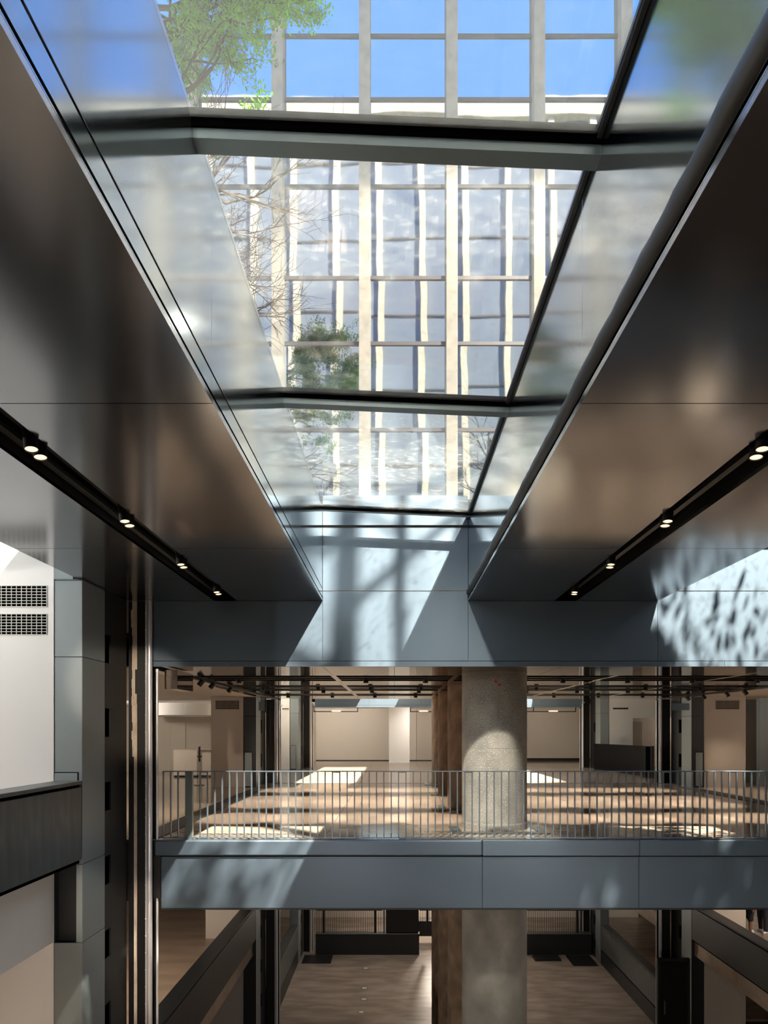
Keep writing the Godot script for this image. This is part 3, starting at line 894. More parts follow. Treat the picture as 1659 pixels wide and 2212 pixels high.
func rooms() -> void:
	# the white wall behind the near gallery, open to the skylight above it, with two vents
	var w := structure("wall_gallery", "white wall closing the near gallery beside the clad pier", "wall")
	box("wall_panel", w, -13, LX - 0.385, MID, 5.2, 9.02, 9.2, M.white, 0.0)
	box("wall_panel", w, -13, LX - 0.385, LOW, MID - 0.5, 9.02, 9.2, M.cream, 0.0)
	vent("upper white grid vent in the sunlit gallery wall", -5.9, -4.575, 3.318, 3.592, 9.02, 20, 7, M.mesh_wire)
	vent("lower white grid vent in the sunlit gallery wall", -5.9, -4.575, 2.95, 3.22, 9.02, 20, 7, M.mesh_wire)
	# walls beside the second pair of piers
	var v := structure("wall_aisle", "beige cross walls with vents at the rear of both aisles", "wall")
	box("wall_panel", v, -5.44, LX - 0.385, 0.0, CEIL, 20.32, 20.5, M.plaster, 0.0)
	box("wall_panel", v, RX + 0.385, 10.42, 0.0, CEIL, 20.32, 20.5, M.plaster, 0.0)
	box("wall_panel", v, -5.6, LX - 0.385, LOW, -1.0, 20.32, 20.5, M.plaster, 0.0)
	box("wall_panel", v, RX + 0.385, 10.42, LOW, -1.0, 20.32, 20.5, M.plaster, 0.0)
	vent("brown grid vent high in the beige wall of the gallery-side aisle", -5.30, -4.60, 2.30, 2.56, 20.31, 18, 6, M.plaster)
	vent("brown grid vent high in the beige wall of the counter-side aisle", 9.52, 10.22, 2.30, 2.56, 20.31, 18, 6, M.plaster)
	# rear bay side walls, white, lit by the second skylight
	var b := structure("wall_rear_bay", "white cross walls of the second skylit bay", "wall")
	box("wall_panel", b, -4.86, LX - 0.385, 0.0, SOF, 29.32, 29.5, M.white, 0.0)
	box("wall_panel", b, RX + 0.385, 10.2, 0.0, SOF, 29.32, 29.5, M.white, 0.0)
	box("lintel_panel", b, 10.2, 15, 2.2, SOF, 29.32, 29.5, M.white, 0.0)
	vent("narrow vent high in the white wall of the rear bay, gallery side", -4.80, -4.52, 2.56, 2.62, 29.31, 8, 1, M.mesh_wire)
	vent("narrow vent high in the white wall of the rear bay, counter side", 9.35, 10.0, 2.56, 2.64, 29.31, 10, 1, M.mesh_wire)
	# aisle rooms
	var l := structure("wall_side_room", "cream walls and panels of the bright room past the gallery-side aisle", "wall")
	box("wall_panel", l, -13, -5.0, 0.0, 3.0, 27.6, 27.8, M.cream, 0.0)
	box("grey_panel", l, -7.35, -6.45, 0.0, 2.35, 27.5, 27.58, M.plaster, 0.004)
	box("grey_panel", l, -6.43, -5.6, 0.0, 2.35, 27.5, 27.58, M.plaster, 0.004)
	box("door_panel", l, -9.0, -8.4, 0.0, 2.0, 27.55, 27.6, M.cream, 0.006)
	box("room_ceiling", l, -13, LX - 0.4, 2.62, 2.7, 21.66, 27.6, M.white, 0.0)
	box("aisle_wall", l, -13, -6.9, 0.0, CEIL, ZF + 0.25, ZF + 0.4, M.cream, 0.0)
	var cu := lathe([Vector2(1.9, 0.0), Vector2(1.9, 0.42), Vector2(0.0, 0.42)], 64)
	obj("round_bulkhead", cu, M.white, l, Vector3(-7.6, 2.2, -25.4))
	var ct = thing("low_counter", "low cream counter of three panels in the bright side room", "counter", "", Vector3(-6.6, 0, -24.5))
	for i in 3:
		box("counter_panel", ct, -7.9 + i * 0.85, -7.06 + i * 0.85, 0.06, 0.98, 24.5 + 0.12 * i, 24.56 + 0.12 * i, M.cream, 0.004)
	box("counter_plinth", ct, -7.9, -5.35, 0.0, 0.06, 24.56, 24.9, M.dark, 0.0)
	box("counter_top", ct, -7.95, -5.3, 0.98, 1.0, 24.48, 25.1, M.cream, 0.003)
	var r := structure("wall_counter_room", "cream walls past the counter-side aisle", "wall")
	box("wall_panel", r, 10.4, 15, 0.0, 3.0, 31.6, 31.8, M.cream, 0.0)
	box("wall_panel", r, 11.0, 11.7, 0.0, CEIL, 22.0, 22.3, M.cream, 0.0)
	box("door_panel", r, 10.75, 11.4, 0.0, 2.05, 31.5, 31.6, M.plaster, 0.006)
	box("grey_wall", r, 11.2, 15, 0.0, CEIL, 21.0, 21.2, M.cladding, 0.0)
	box("room_ceiling", r, RX + 0.4, 15, 2.5, 2.6, 29.5, 31.6, M.plaster, 0.0)
	# the back room
	var e := structure("wall_back", "cream back wall of the room at the far end of the upper level", "wall")
	box("wall_panel", e, -6, 1.2, 0.0, 2.86, 37.5, 37.7, M.cream, 0.001)
	box("wall_panel", e, 1.215, 14, 0.0, 2.86, 37.5, 37.7, M.cream, 0.001)
	box("baseboard", e, 5.0, 12.0, 0.0, 0.14, 37.46, 37.5, M.black, 0.0)
	box("baseboard", e, -6.0, 5.0, 0.0, 0.04, 37.48, 37.5, M.dark, 0.0)
	box("side_wall", e, -4.5, -4.3, 0.0, 2.86, 30.95, 37.5, M.cream, 0.0)
	box("side_wall", e, 10.7, 10.9, 0.0, 2.86, 33.5, 37.5, M.cream, 0.0)
	box("back_ceiling", e, -3.6, 8.3, 2.86, 2.9, 29.86, 31.1, M.white, 0.0)
	box("back_ceiling", e, -13, 15, 2.86, 2.9, 31.1, 42, M.white, 0.0)
	var p := structure("wall_pillar", "white square pillar standing before the back wall", "pillar")
	box("pillar", p, -0.28, 0.77, 0.0, 2.86, 34.8, 35.8, M.white, 0.004)
	# hanging light bars before the back wall
	for k in 3:
		var x0: float = [-3.9, 0.75, 6.3][k]
		var x1: float = [-1.75, 1.95, 8.75][k]
		var xd: float = [-2.80, 1.40, 7.65][k]
		var t = thing("pendant_light", ["hanging light bar with glowing disc before the lit end of the back wall", "hanging light bar with glowing disc right of the white pillar", "hanging light bar with glowing disc behind the speckled column"][k], "pendant light", "hanging light bars before the back wall", Vector3(x0, 2.5, -33.0))
		box("bar", t, x0, x1, 2.545, 2.585, 32.97, 33.03, M.black, 0.003)
		for x in ([x0 + 0.02, x1 - 0.02] if k != 2 else [x0 + 0.4, x1 - 0.02]):
			box("hanger", t, x - 0.02, x + 0.02, 2.585, 2.86, 32.98, 33.02, M.black, 0.003)
		var disc := lathe([Vector2(0.0, -0.03), Vector2(0.20, -0.03), Vector2(0.24, 0.0), Vector2(0.20, 0.025), Vector2(0.0, 0.03)], 32)
		obj("lamp_disc", disc, M.lens, t, Vector3(xd - x0, 0.09, 0))
		spot(t, Vector3(xd, 2.52, -33.0), Vector3(xd, 0.9, -37.5) if k == 0 else Vector3(xd, 0.5, -36.0), 62.0, [15.0, 8.0, 5.0][k], Color(1.0, 0.95, 0.89), 0.2, 0.9)
	# lamps of the side rooms
	room_lamp(Vector3(-9.8, 2.55, -22.4), "round ceiling lamp of the bright side room", 5.0)
	room_lamp(Vector3(-9.2, 3.55, -5.6), "unseen ceiling lamp added to brighten the near gallery", 13.0, Color(1.0, 0.98, 0.96))  # fill added out of view for the white gallery wall
	room_lamp(Vector3(-8.0, CEIL - 0.06, -15.5), "round ceiling lamp of the gallery-side aisle", 2.2)
	room_lamp(Vector3(12.2, CEIL - 0.06, -16.5), "round ceiling lamp of the counter-side aisle", 1.8)
	room_lamp(Vector3(13.4, 2.45, -30.6), "round ceiling lamp past the dark counter", 0.8)

func room_lamp(at: Vector3, label: String, energy: float, color := Color(1.0, 0.94, 0.87)) -> void:
	var t = thing("ceiling_lamp", label, "ceiling lamp", "", at)
	obj("rim", lathe([Vector2(0.13, 0.0), Vector2(0.15, 0.0), Vector2(0.15, 0.05), Vector2(0.0, 0.05)], 24), M.white, t)
	obj("lamp_lens", lathe([Vector2(0.0, 0.004), Vector2(0.13, 0.006)], 24), M.lens, t)
	var l := OmniLight3D.new()
	l.name = "lamp"
	l.light_energy = energy
	l.light_color = color
	l.light_size = 0.12
	l.omni_range = 60.0
	l.omni_attenuation = 2.0
	l.shadow_enabled = true
	t.add_child(l, true)
	l.position = Vector3(0, -0.15, 0)

# ---------------------------------------------------------------- basement
func basement() -> void:
	var w := structure("wall_basement", "dark low wall closing the basement floor", "wall")
	box("wall_panel", w, -3.5, 1.10, LOW, LOW + 0.92, 30.4, 30.7, M.dark, 0.004)
	box("wall_panel", w, 5.6, 8.75, LOW, LOW + 0.92, 30.4, 30.7, M.dark, 0.004)
	box("wall_panel", w, 1.1, 5.6, LOW + 0.35, LOW + 1.05, 32.0, 32.3, M.dark, 0.004)
	box("coping", w, -3.5, 1.12, LOW + 0.92, LOW + 0.95, 30.36, 30.74, M.steel, 0.003)
	box("coping", w, 5.6, 8.75, LOW + 0.92, LOW + 0.95, 30.36, 30.74, M.steel, 0.003)
	var bk := structure("wall_basement_back", "warmly lit back wall behind the basement railing", "wall")
	box("wall_panel", bk, -8, 13, LOW, MID - 0.5, 36.5, 36.8, M.cream, 0.0)
	for k in 3:
		var x0: float = [-3.5, 1.12, 3.2][k]
		var x1: float = [-0.54, 2.9, 8.7][k]
		var t = thing("dark_railing", ["dark railing on the basement end wall, gallery side of the black cabinet", "dark railing on the basement end wall between cabinet and columns", "dark railing on the basement end wall, other side of the columns"][k], "railing", "railings of the basement end", Vector3(x0, LOW + 0.95, -30.55))
		box("top_rail", t, x0, x1, LOW + 1.93, LOW + 1.97, 30.53, 30.57, M.black, 0.003)
		var x := x0 + 0.35
		while x < x1:
			box("post", t, x - 0.05, x + 0.05, LOW + 0.95, LOW + 1.95, 30.5, 30.6, M.black, 0.003)
			x += 2.3
		x = x0 + 0.05
		while x < x1:
			box("baluster", t, x - 0.007, x + 0.007, LOW + 0.95, LOW + 1.94, 30.54, 30.56, M.black, 0.0)
			x += 0.098
	var bb = thing("black_cabinet", "black box cabinet standing on the basement end wall", "cabinet", "", Vector3(0.3, LOW + 0.95, -30.5))
	box("body", bb, -0.38, 1.08, LOW + 0.99, LOW + 2.1, 30.42, 30.7, M.black, 0.004)
	box("plinth", bb, -0.34, 1.04, LOW + 0.95, LOW + 0.99, 30.45, 30.68, M.void, 0.0)
	box("side_fin", bb, -0.50, -0.42, LOW + 0.95, LOW + 2.1, 30.42, 30.6, M.steel, 0.003)
	var n := 0
	for p in [[-1.20, 28.7], [-1.16, 26.5], [-1.13, 25.4], [-1.17, 24.25]]:
		var t = thing("floor_light", "round flush light in the basement floor, %s from the end wall" % ["nearest", "second", "third", "fourth"][n], "floor light", "flush lights in the basement floor", Vector3(p[0], LOW, -p[1]))
		obj("rim", lathe([Vector2(0.10, 0.004), Vector2(0.13, 0.004), Vector2(0.13, 0.0)], 24), M.steel, t)
		obj("lens", lathe([Vector2(0.0, 0.006), Vector2(0.10, 0.005)], 24), M.mesh_wire, t)
		n += 1
	for p in [[-3.95, -2.75, 29.3, 30.3, "dark floor mat beside the black pier foot"], [6.1, 7.2, 29.6, 30.2, "dark floor mat before the end wall, past the columns"], [7.6, 8.6, 29.0, 30.3, "grey floor mat in the basement corner"]]:
		var mt = thing("floor_mat", p[4], "mat", "", Vector3(p[0], LOW, -p[2]))
		box("mat", mt, p[0], p[1], LOW, LOW + 0.03 + (0.06 if p[0] == 6.1 else 0.0), p[2], p[3], M.dark, 0.004)
		box("mat_border", mt, p[0] - 0.03, p[1] + 0.03, LOW, LOW + 0.012, p[2] - 0.03, p[3] + 0.03, M.black, 0.003)
	# black gate leaf by the far pier
	var gt = thing("black_gate", "black framed gate leaf beside the far-side pier in the basement", "gate", "", Vector3(8.2, LOW, -20.0))
	box("leaf", gt, 7.75, 8.55, LOW, -5.05, 20.0, 20.05, M.door_black, 0.004)
	box("frame", gt, 7.68, 7.75, LOW, -4.98, 19.97, 20.08, M.black, 0.004)
	box("frame", gt, 8.55, 8.62, LOW, -4.98, 19.97, 20.08, M.black, 0.004)
	box("head_frame", gt, 7.68, 8.62, -5.05, -4.98, 19.97, 20.08, M.black, 0.004)
	box("handle", gt, 7.86, 7.89, -6.6, -6.2, 19.94, 19.98, M.steel, 0.003)
	# handrail on the middle level wall of the counter side
	var hr = thing("pale_handrail", "pale handrail climbing the wall of the middle level", "handrail", "", Vector3(11.2, MID, -24))
	var st := begin()
	tube(st, [Vector3(11.0, -3.2, -22.5) - hr.position, Vector3(11.0, -4.7, -27.5) - hr.position], [0.035, 0.035], 10)
	obj("rail", st.commit(), M.white, hr)
	st = begin()
	for f in [0.15, 0.5, 0.85]:
		var q: Vector3 = Vector3(11.0, -3.2, -22.5).lerp(Vector3(11.0, -4.7, -27.5), f) - hr.position
		tube(st, [q, q + Vector3(0.1, -0.06, 0)], [0.012, 0.012], 6)
	obj("bracket", st.commit(), M.steel, hr)
	# unseen lamps added under the floors to light the basement
	n = 0
	for p in [[-1.0, 26.5, 60.0], [5.2, 26.5, 50.0], [2.0, 33.5, 40.0]]:
		var t = thing("added_basement_lamp", "unseen round lamp added under the upper floor, %s" % ["over the flush floor lights", "over the basement side with the mats", "behind the basement end wall"][n], "ceiling lamp", "added lamps under the upper floor", Vector3(p[0], -1.02, -p[1]))
		obj("rim", lathe([Vector2(0.15, 0.0), Vector2(0.18, 0.0), Vector2(0.18, 0.06), Vector2(0.0, 0.06)], 24), M.white, t)
		obj("lamp_lens", lathe([Vector2(0.0, 0.004), Vector2(0.15, 0.006)], 24), M.lens, t)
		spot(t, Vector3(p[0], -1.06, -p[1]), Vector3(p[0], LOW, -p[1]), 50.0, p[2] * 0.3, Color(1.0, 0.94, 0.87), 0.15, 0.8)
		n += 1
	for k in 2:  # added fill, aimed forward at the column and parapets
		var at := Vector3([-1.5, 4.5][k], -1.02, -0.4)
		var t = thing("added_basement_lamp", ["unseen fill lamp added below the viewpoint floor, gallery side", "unseen fill lamp added below the viewpoint floor, counter side"][k], "ceiling lamp", "added lamps under the upper floor", at)
		obj("rim", lathe([Vector2(0.15, 0.0), Vector2(0.18, 0.0), Vector2(0.18, 0.02), Vector2(0.0, 0.02)], 24), M.white, t)
		obj("lamp_lens", lathe([Vector2(0.0, 0.004), Vector2(0.15, 0.006)], 24), M.lens, t)
		spot(t, at + Vector3(0, -0.05, 0), Vector3([0.5, 4.5][k], -5.5, -15.0), 60.0, 14.0, Color(1.0, 0.97, 0.94), 0.15, 0.9)
	room_lamp(Vector3(-8.0, -1.2, -15.0), "added unseen ceiling lamp of the middle level, gallery-side aisle", 16.0)  # this and the next ones: unseen lamps put in to light the lower levels
	room_lamp(Vector3(12.5, -1.2, -17.5), "added unseen ceiling lamp of the middle level, counter-side aisle", 14.0)
	room_lamp(Vector3(11.8, -1.2, -25.5), "added unseen ceiling lamp of the middle level, past the rear pier", 12.0)
	room_lamp(Vector3(2.0, MID - 0.7, -33.8), "added unseen ceiling lamp behind the basement railing", 10.0)
	room_lamp(Vector3(-7.0, MID - 0.7, -6.0), "added unseen ceiling lamp of the basement aisle below the gallery", 16.0)

func fittings() -> void:
	# small sign hung at the head of the gallery-side aisle
	var s = thing("hanging_sign", "small pale lit panel hung beside the shade-darkened pier at the rear of the hall", "sign", "", Vector3(-3.75, 2.2, -20.1))
	box("panel", s, -3.98, -3.80, 2.26, 2.52, 20.08, 20.12, M.fascia, 0.004)
	box("bracket", s, -3.80, -3.76, 2.2, CEIL, 20.09, 20.11, M.black, 0.0)
	var h = thing("hanging_sign", "dull blue panel hung at the head of the shade-darkened pier, counter side", "sign", "", Vector3(8.45, 2.2, -20.1))
	box("panel", h, 8.15, 8.65, 2.27, 2.47, 20.08, 20.12, M.fascia, 0.004)
	box("bracket", h, 8.38, 8.42, 2.47, CEIL - 0.04, 20.09, 20.11, M.black, 0.0)
	# stand with a drooping cable in the bright side room
	var c = thing("cable_stand", "thin white stand with a dark clamp in the bright side room", "stand", "", Vector3(-5.95, 0, -20.9))
	var pl := CylinderMesh.new()
	pl.top_radius = 0.02; pl.bottom_radius = 0.02; pl.height = 1.1; pl.radial_segments = 12
	obj("pole", pl, M.white, c, Vector3(0, 0.55, 0))
	obj("foot", lathe([Vector2(0.16, 0.0), Vector2(0.16, 0.015), Vector2(0.02, 0.03)], 20), M.steel, c)
	var st := begin()
	bx(st, Vector3(-0.02, 0.72, -0.02), Vector3(0.03, 1.18, 0.03))
	bx(st, Vector3(-0.07, 0.86, -0.015), Vector3(0.07, 0.90, 0.015))
	obj("clamp", st.commit(), M.black, c)

# ---------------------------------------------------------------- the person on the middle level
# bones [from, to, radius, radius] joined with a smooth minimum and meshed as surface nets
func skin_of(bones: Array, cell: float, soft: float) -> Mesh:
	var lo := Vector3.INF
	var hi := -Vector3.INF
	for b in bones:
		var m: float = maxf(b[2], b[3]) + soft + 2.0 * cell
		for e in [b[0], b[1]]:
			lo = lo.min(e - Vector3.ONE * m)
			hi = hi.max(e + Vector3.ONE * m)
	var n := Vector3i(((hi - lo) / cell).ceil()) + Vector3i.ONE
	var field := PackedFloat32Array()
	field.resize(n.x * n.y * n.z)
	field.fill(1.0)
	for b in bones:
		var A: Vector3 = b[0]
		var B: Vector3 = b[1]
		var reach: float = maxf(b[2], b[3]) + soft + 1.5 * cell
		var i0 := Vector3i(((A.min(B) - lo - Vector3.ONE * reach) / cell).floor()).clamp(Vector3i.ZERO, n - Vector3i.ONE)
		var i1 := Vector3i(((A.max(B) - lo + Vector3.ONE * reach) / cell).ceil()).clamp(Vector3i.ZERO, n - Vector3i.ONE)
		var ab := B - A
		var l2 := maxf(ab.length_squared(), 1e-8)
		for z in range(i0.z, i1.z + 1):
			for y in range(i0.y, i1.y + 1):
				for x in range(i0.x, i1.x + 1):
					var p := lo + Vector3(x, y, z) * cell
					var t := clampf((p - A).dot(ab) / l2, 0.0, 1.0)
					var d: float = (p - A - ab * t).length() - lerpf(b[2], b[3], t)
					var k := x + n.x * (y + n.y * z)
					var h := maxf(soft - absf(d - field[k]), 0.0) / soft
					field[k] = minf(d, field[k]) - h * h * soft * 0.25
	var vert := {}
	var pts := []
	var st := begin()
	var ofs := [Vector3i(0, 0, 0), Vector3i(1, 0, 0), Vector3i(0, 1, 0), Vector3i(1, 1, 0), Vector3i(0, 0, 1), Vector3i(1, 0, 1), Vector3i(0, 1, 1), Vector3i(1, 1, 1)]
	var edges := [[0, 1], [2, 3], [4, 5], [6, 7], [0, 2], [1, 3], [4, 6], [5, 7], [0, 4], [1, 5], [2, 6], [3, 7]]
	for z in n.z - 1:
		for y in n.y - 1:
			for x in n.x - 1:
				var v := []
				var inside := 0
				for o in ofs:
					var f := field[x + o.x + n.x * (y + o.y + n.y * (z + o.z))]
					v.append(f)
					if f < 0.0: inside += 1
				if inside == 0 or inside == 8: continue
				var c := Vector3.ZERO
				var m := 0
				for e in edges:
					var f0: float = v[e[0]]
					var f1: float = v[e[1]]
					if (f0 < 0.0) != (f1 < 0.0):
						c += Vector3(ofs[e[0]]).lerp(Vector3(ofs[e[1]]), f0 / (f0 - f1))
						m += 1
				vert[x + n.x * (y + n.y * z)] = pts.size()
				pts.append(lo + (Vector3(x, y, z) + c / m) * cell)
				st.set_smooth_group(0)
				st.add_vertex(pts[-1])
	var step := [1, n.x, n.x * n.y]
	for key in vert:
		var f0 := field[key]
		for ax in 3:
			var k2: int = key + step[ax]
			if k2 >= field.size(): continue
			var f1 := field[k2]
			if (f0 < 0.0) == (f1 < 0.0): continue
			var u: int = step[(ax + 1) % 3]
			var w: int = step[(ax + 2) % 3]
			if not (vert.has(key - u) and vert.has(key - w) and vert.has(key - u - w)): continue
			var q := [vert[key], vert[key - u], vert[key - u - w], vert[key - w]]
			for i in ([0, 1, 2, 0, 2, 3] if f0 < 0.0 else [0, 2, 1, 0, 3, 2]):
				st.add_index(q[i])
	st.generate_normals()
	return st.commit()

func person(at: Vector3, turn: float, label: String, long_trousers: bool, top: Material) -> void:
	var t = thing("person", label, "person", "", at)
	t.rotation.y = turn
	var body := []
	var shirt := []
	var legs := []
	body.append([Vector3(0, 1.45, 0.0), Vector3(0, 1.54, 0.015), 0.055, 0.05])
	body.append([Vector3(0, 1.60, 0.02), Vector3(0, 1.66, 0.01), 0.075, 0.088])
	body.append([Vector3(0, 1.555, 0.055), Vector3(0, 1.60, 0.05), 0.045, 0.06])
	body.append([Vector3(0, 1.605, 0.105), Vector3(0, 1.64, 0.09), 0.013, 0.008])
	body.append([Vector3(0, 0.95, 0), Vector3(0, 1.15, 0), 0.12, 0.11])
	body.append([Vector3(-0.1, 1.36, 0), Vector3(0.1, 1.36, 0), 0.1, 0.1])
	shirt.append([Vector3(-0.05, 0.93, 0), Vector3(0.05, 0.93, 0), 0.125, 0.125])
	shirt.append([Vector3(-0.06, 1.12, 0), Vector3(0.06, 1.12, 0), 0.115, 0.115])
	shirt.append([Vector3(-0.11, 1.34, 0), Vector3(0.11, 1.34, 0), 0.115, 0.115])
	for s in [-1.0, 1.0]:
		var hip := Vector3(0.095 * s, 0.92, 0)
		var knee := Vector3(0.10 * s, 0.50, 0.02 + 0.04 * s)
		var ankle := Vector3(0.11 * s, 0.085, -0.02 + 0.09 * s)
		body.append([hip, knee, 0.085, 0.056])
		body.append([knee, ankle, 0.055, 0.036])
		legs.append([hip, knee, 0.098, 0.074])
		if long_trousers:
			legs.append([knee, ankle + Vector3(0, 0.01, 0), 0.073, 0.062])
		else:
			legs.append([knee, knee + Vector3(0, -0.02, 0), 0.078, 0.08])
		var sh := Vector3(0.19 * s, 1.40, 0)
		var el := Vector3(0.245 * s, 1.12, -0.02)
		var wr := Vector3(0.255 * s, 0.88, 0.05)
		body.append([sh, el, 0.052, 0.041])
		body.append([el, wr, 0.040, 0.028])
		shirt.append([sh, el, 0.068, 0.056])
		shirt.append([el, wr + Vector3(0, 0.03, 0), 0.054, 0.044])
		# shoes
		var shoe := skin_of([[Vector3(0, 0.04, -0.05), Vector3(0, 0.035, 0.12), 0.042, 0.036], [Vector3(0, 0.06, -0.03), Vector3(0, 0.09, -0.02), 0.045, 0.045]], 0.012, 0.03)
		obj("shoe", shoe, M.shoe, t, Vector3(0.11 * s, 0.0, -0.0 + 0.09 * s))
		# a hand: palm, four curled fingers of unequal length, thumb from its side
		var hand := [[wr, wr + Vector3(0, -0.03, 0.005), 0.026, 0.026]]
		for f in 4:
			var root := wr + Vector3(0.004 * s, -0.085, 0.032 - 0.02 * f)
			var len: float = [0.036, 0.042, 0.039, 0.030][f]
			hand.append([wr + Vector3(0, -0.02, 0.012 - 0.008 * f), root, 0.016, 0.012])
			var mid := root + Vector3(-0.006 * s, -len, 0.0)
			hand.append([root, mid, 0.0095, 0.009])
			hand.append([mid, mid + Vector3(-0.016 * s, -len * 0.75, 0.0), 0.009, 0.0075])
		var th := wr + Vector3(-0.006 * s, -0.035, 0.026)
		hand.append([th, th + Vector3(-0.012 * s, -0.032, 0.022), 0.013, 0.011])
		hand.append([th + Vector3(-0.012 * s, -0.032, 0.022), th + Vector3(-0.016 * s, -0.062, 0.024), 0.010, 0.0085])
		obj("hand", skin_of(hand, 0.0045, 0.008), M.skin, t)
	obj("body", skin_of(body, 0.015, 0.05), M.skin, t)
	obj("shirt", skin_of(shirt, 0.016, 0.05), top, t)
	obj("trousers" if long_trousers else "shorts", skin_of(legs, 0.014, 0.03), M.cloth, t)
	obj("hair", skin_of([[Vector3(0, 1.66, -0.025), Vector3(0, 1.70, 0.0), 0.085, 0.08]], 0.012, 0.02), M.black, t)

func person_behind_parapet() -> void:
	person(Vector3(11.27, MID + 0.001, -20.95), -0.9, "person in dark trousers and pale shoes behind the middle-level parapet, only legs showing", true, M.cloth)
	person(Vector3(10.78, MID + 0.001, -20.75), -1.5, "person in dark shorts behind the middle-level parapet, one bare leg showing", false, M.black)
	var w := structure("wall_middle_aisle", "white wall behind the people on the middle level", "wall")
	box("wall_panel", w, 10.7, 15, MID, -1.0, 25.0, 25.15, M.white, 0.0)

# ---------------------------------------------------------------- the court outside
func wavy_pane(w: float, h: float, seed_: int) -> Mesh:
	# glass that bellies a few tenths of a millimetre, as old panes do
	var st := begin()
	var nx := 8
	var ny := 10
	var n := FastNoiseLite.new()
	n.seed = seed_; n.frequency = 0.55; n.fractal_octaves = 2
	var H := func(x, y): return n.get_noise_2d(x, y) * 0.0008
	for i in nx:
		for j in ny:
			var c := []
			for k in [[0, 0], [1, 0], [1, 1], [0, 1]]:
				var x: float = w * (float(i + k[0]) / nx - 0.5)
				var y: float = h * (float(j + k[1]) / ny - 0.5)
				var e := 0.02
				var nn := Vector3(-(H.call(x + e, y) - H.call(x - e, y)) / (2 * e), -(H.call(x, y + e) - H.call(x, y - e)) / (2 * e), 1.0).normalized()
				c.append([Vector3(x, y, H.call(x, y)), nn])
			for k in [0, 2, 1, 0, 3, 2]:
				st.set_normal(c[k][1])
				st.add_vertex(c[k][0])
	return st.commit()

func court() -> void:
	var pitch := 2.155
	var rows := [5.06, 6.9, 8.55, 9.2, 11.36, 13.0, 15.29, 17.47, 19.06, 21.2, 22.8, 25.0, 26.6, 28.8, 31.0]
	var f = thing("court_facade", "court facade of cream stone piers and mirror windows seen through the skylight", "building", "", Vector3(0, DECK, -17.0))
	box("body", f, -12.0, 15.0, DECK, 31.2, 17.22, 21.5, M.court_bar, 0.0)
	var variants := {}
	var x0 := -0.735 - pitch * 5
	for i in 12:
		var x := x0 + pitch * i
		box("pier", f, x - 0.14, x + 0.14, DECK, 31.2, 16.86, 17.3, M.court_stone_shaded, 0.008)
	for r in rows:
		if r == 8.55 : continue
		for i in 11:
			var x := x0 + pitch * i
			box("transom", f, x + 0.14, x + pitch - 0.14, r - 0.045, r + 0.045, 17.125, 17.24, M.court_bar, 0.004)
	var edges := [5.06, 6.9, 9.2, 11.36, 13.0, 15.29, 17.47, 19.06, 21.2, 22.8, 25.0, 26.6, 28.8, 31.0]
	for j in edges.size() - 1:
		for i in 11:
			var w := pitch - 0.28
			var h: float = edges[j + 1] - edges[j] - 0.11
			var key := "%.3f %d" % [h, (i * 3 + j) % 4]
			if not variants.has(key):
				variants[key] = wavy_pane(w, h, 60 + variants.size())
			var o: MeshInstance3D = obj("pane", variants[key], M.mirror, f, Vector3(x0 + pitch * (i + 0.5), (edges[j] + edges[j + 1]) / 2 - DECK, -0.16))
			o.rotation = Vector3(rng.randf_range(-0.003, 0.003), rng.randf_range(-0.004, 0.004), 0)
	# the wall above the viewpoint: what those windows mirror
	var b = thing("court_wall", "sunlit cream court wall above the viewpoint, seen only in mirror panes", "building", "", Vector3(0, DECK, 0.4))
	box("body", b, -14.0, 17.0, DECK, 33.0, -6.0, -0.45, M.court_glass, 0.0)
	for i in 14:
		var x := -0.735 - pitch * 6 + pitch * i
		box("pier", b, x - 0.16, x + 0.16, DECK, 33.0, -0.47, -0.12, M.court_stone, 0.0)
	var y := 7.6
	while y < 33.0:
		box("transom", b, -14, 17, y - 0.04, y + 0.04, -0.47, -0.40, M.court_bar, 0.0)
		y += 3.8
	box("cornice", b, -14.2, 17.2, 32.6, 33.3, -1.0, 0.0, M.court_stone, 0.0)
	var far = thing("added_court_wall", "plain unseen block added past the second skylit bay to keep the sun out", "building", "", Vector3(0, DECK, -33))  # unseen mass added to hold direct sun off the second bay
	box("body", far, -14, 17, DECK, 14.0, 31.5, 36.0, M.court_stone, 0.0)
	box("added_bounce_face", f, -12.0, 15.0, DECK, 31.2, 21.5, 21.7, M.court_stone, 0.0)  # pale face added to bounce sun down into the second bay
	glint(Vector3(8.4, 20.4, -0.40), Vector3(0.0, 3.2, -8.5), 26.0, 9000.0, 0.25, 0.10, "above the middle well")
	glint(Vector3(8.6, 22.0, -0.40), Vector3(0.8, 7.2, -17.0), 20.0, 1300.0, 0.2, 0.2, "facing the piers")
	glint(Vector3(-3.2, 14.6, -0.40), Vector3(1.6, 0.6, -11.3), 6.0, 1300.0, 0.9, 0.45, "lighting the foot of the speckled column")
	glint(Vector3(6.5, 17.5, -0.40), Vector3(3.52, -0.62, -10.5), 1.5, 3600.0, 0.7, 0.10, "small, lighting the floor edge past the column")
	glint(Vector3(8.4, 20.4, -21.78), Vector3(0.5, 2.0, -30.0), 27.0, 8000.0, 0.25, 0.10, "over the second bay")

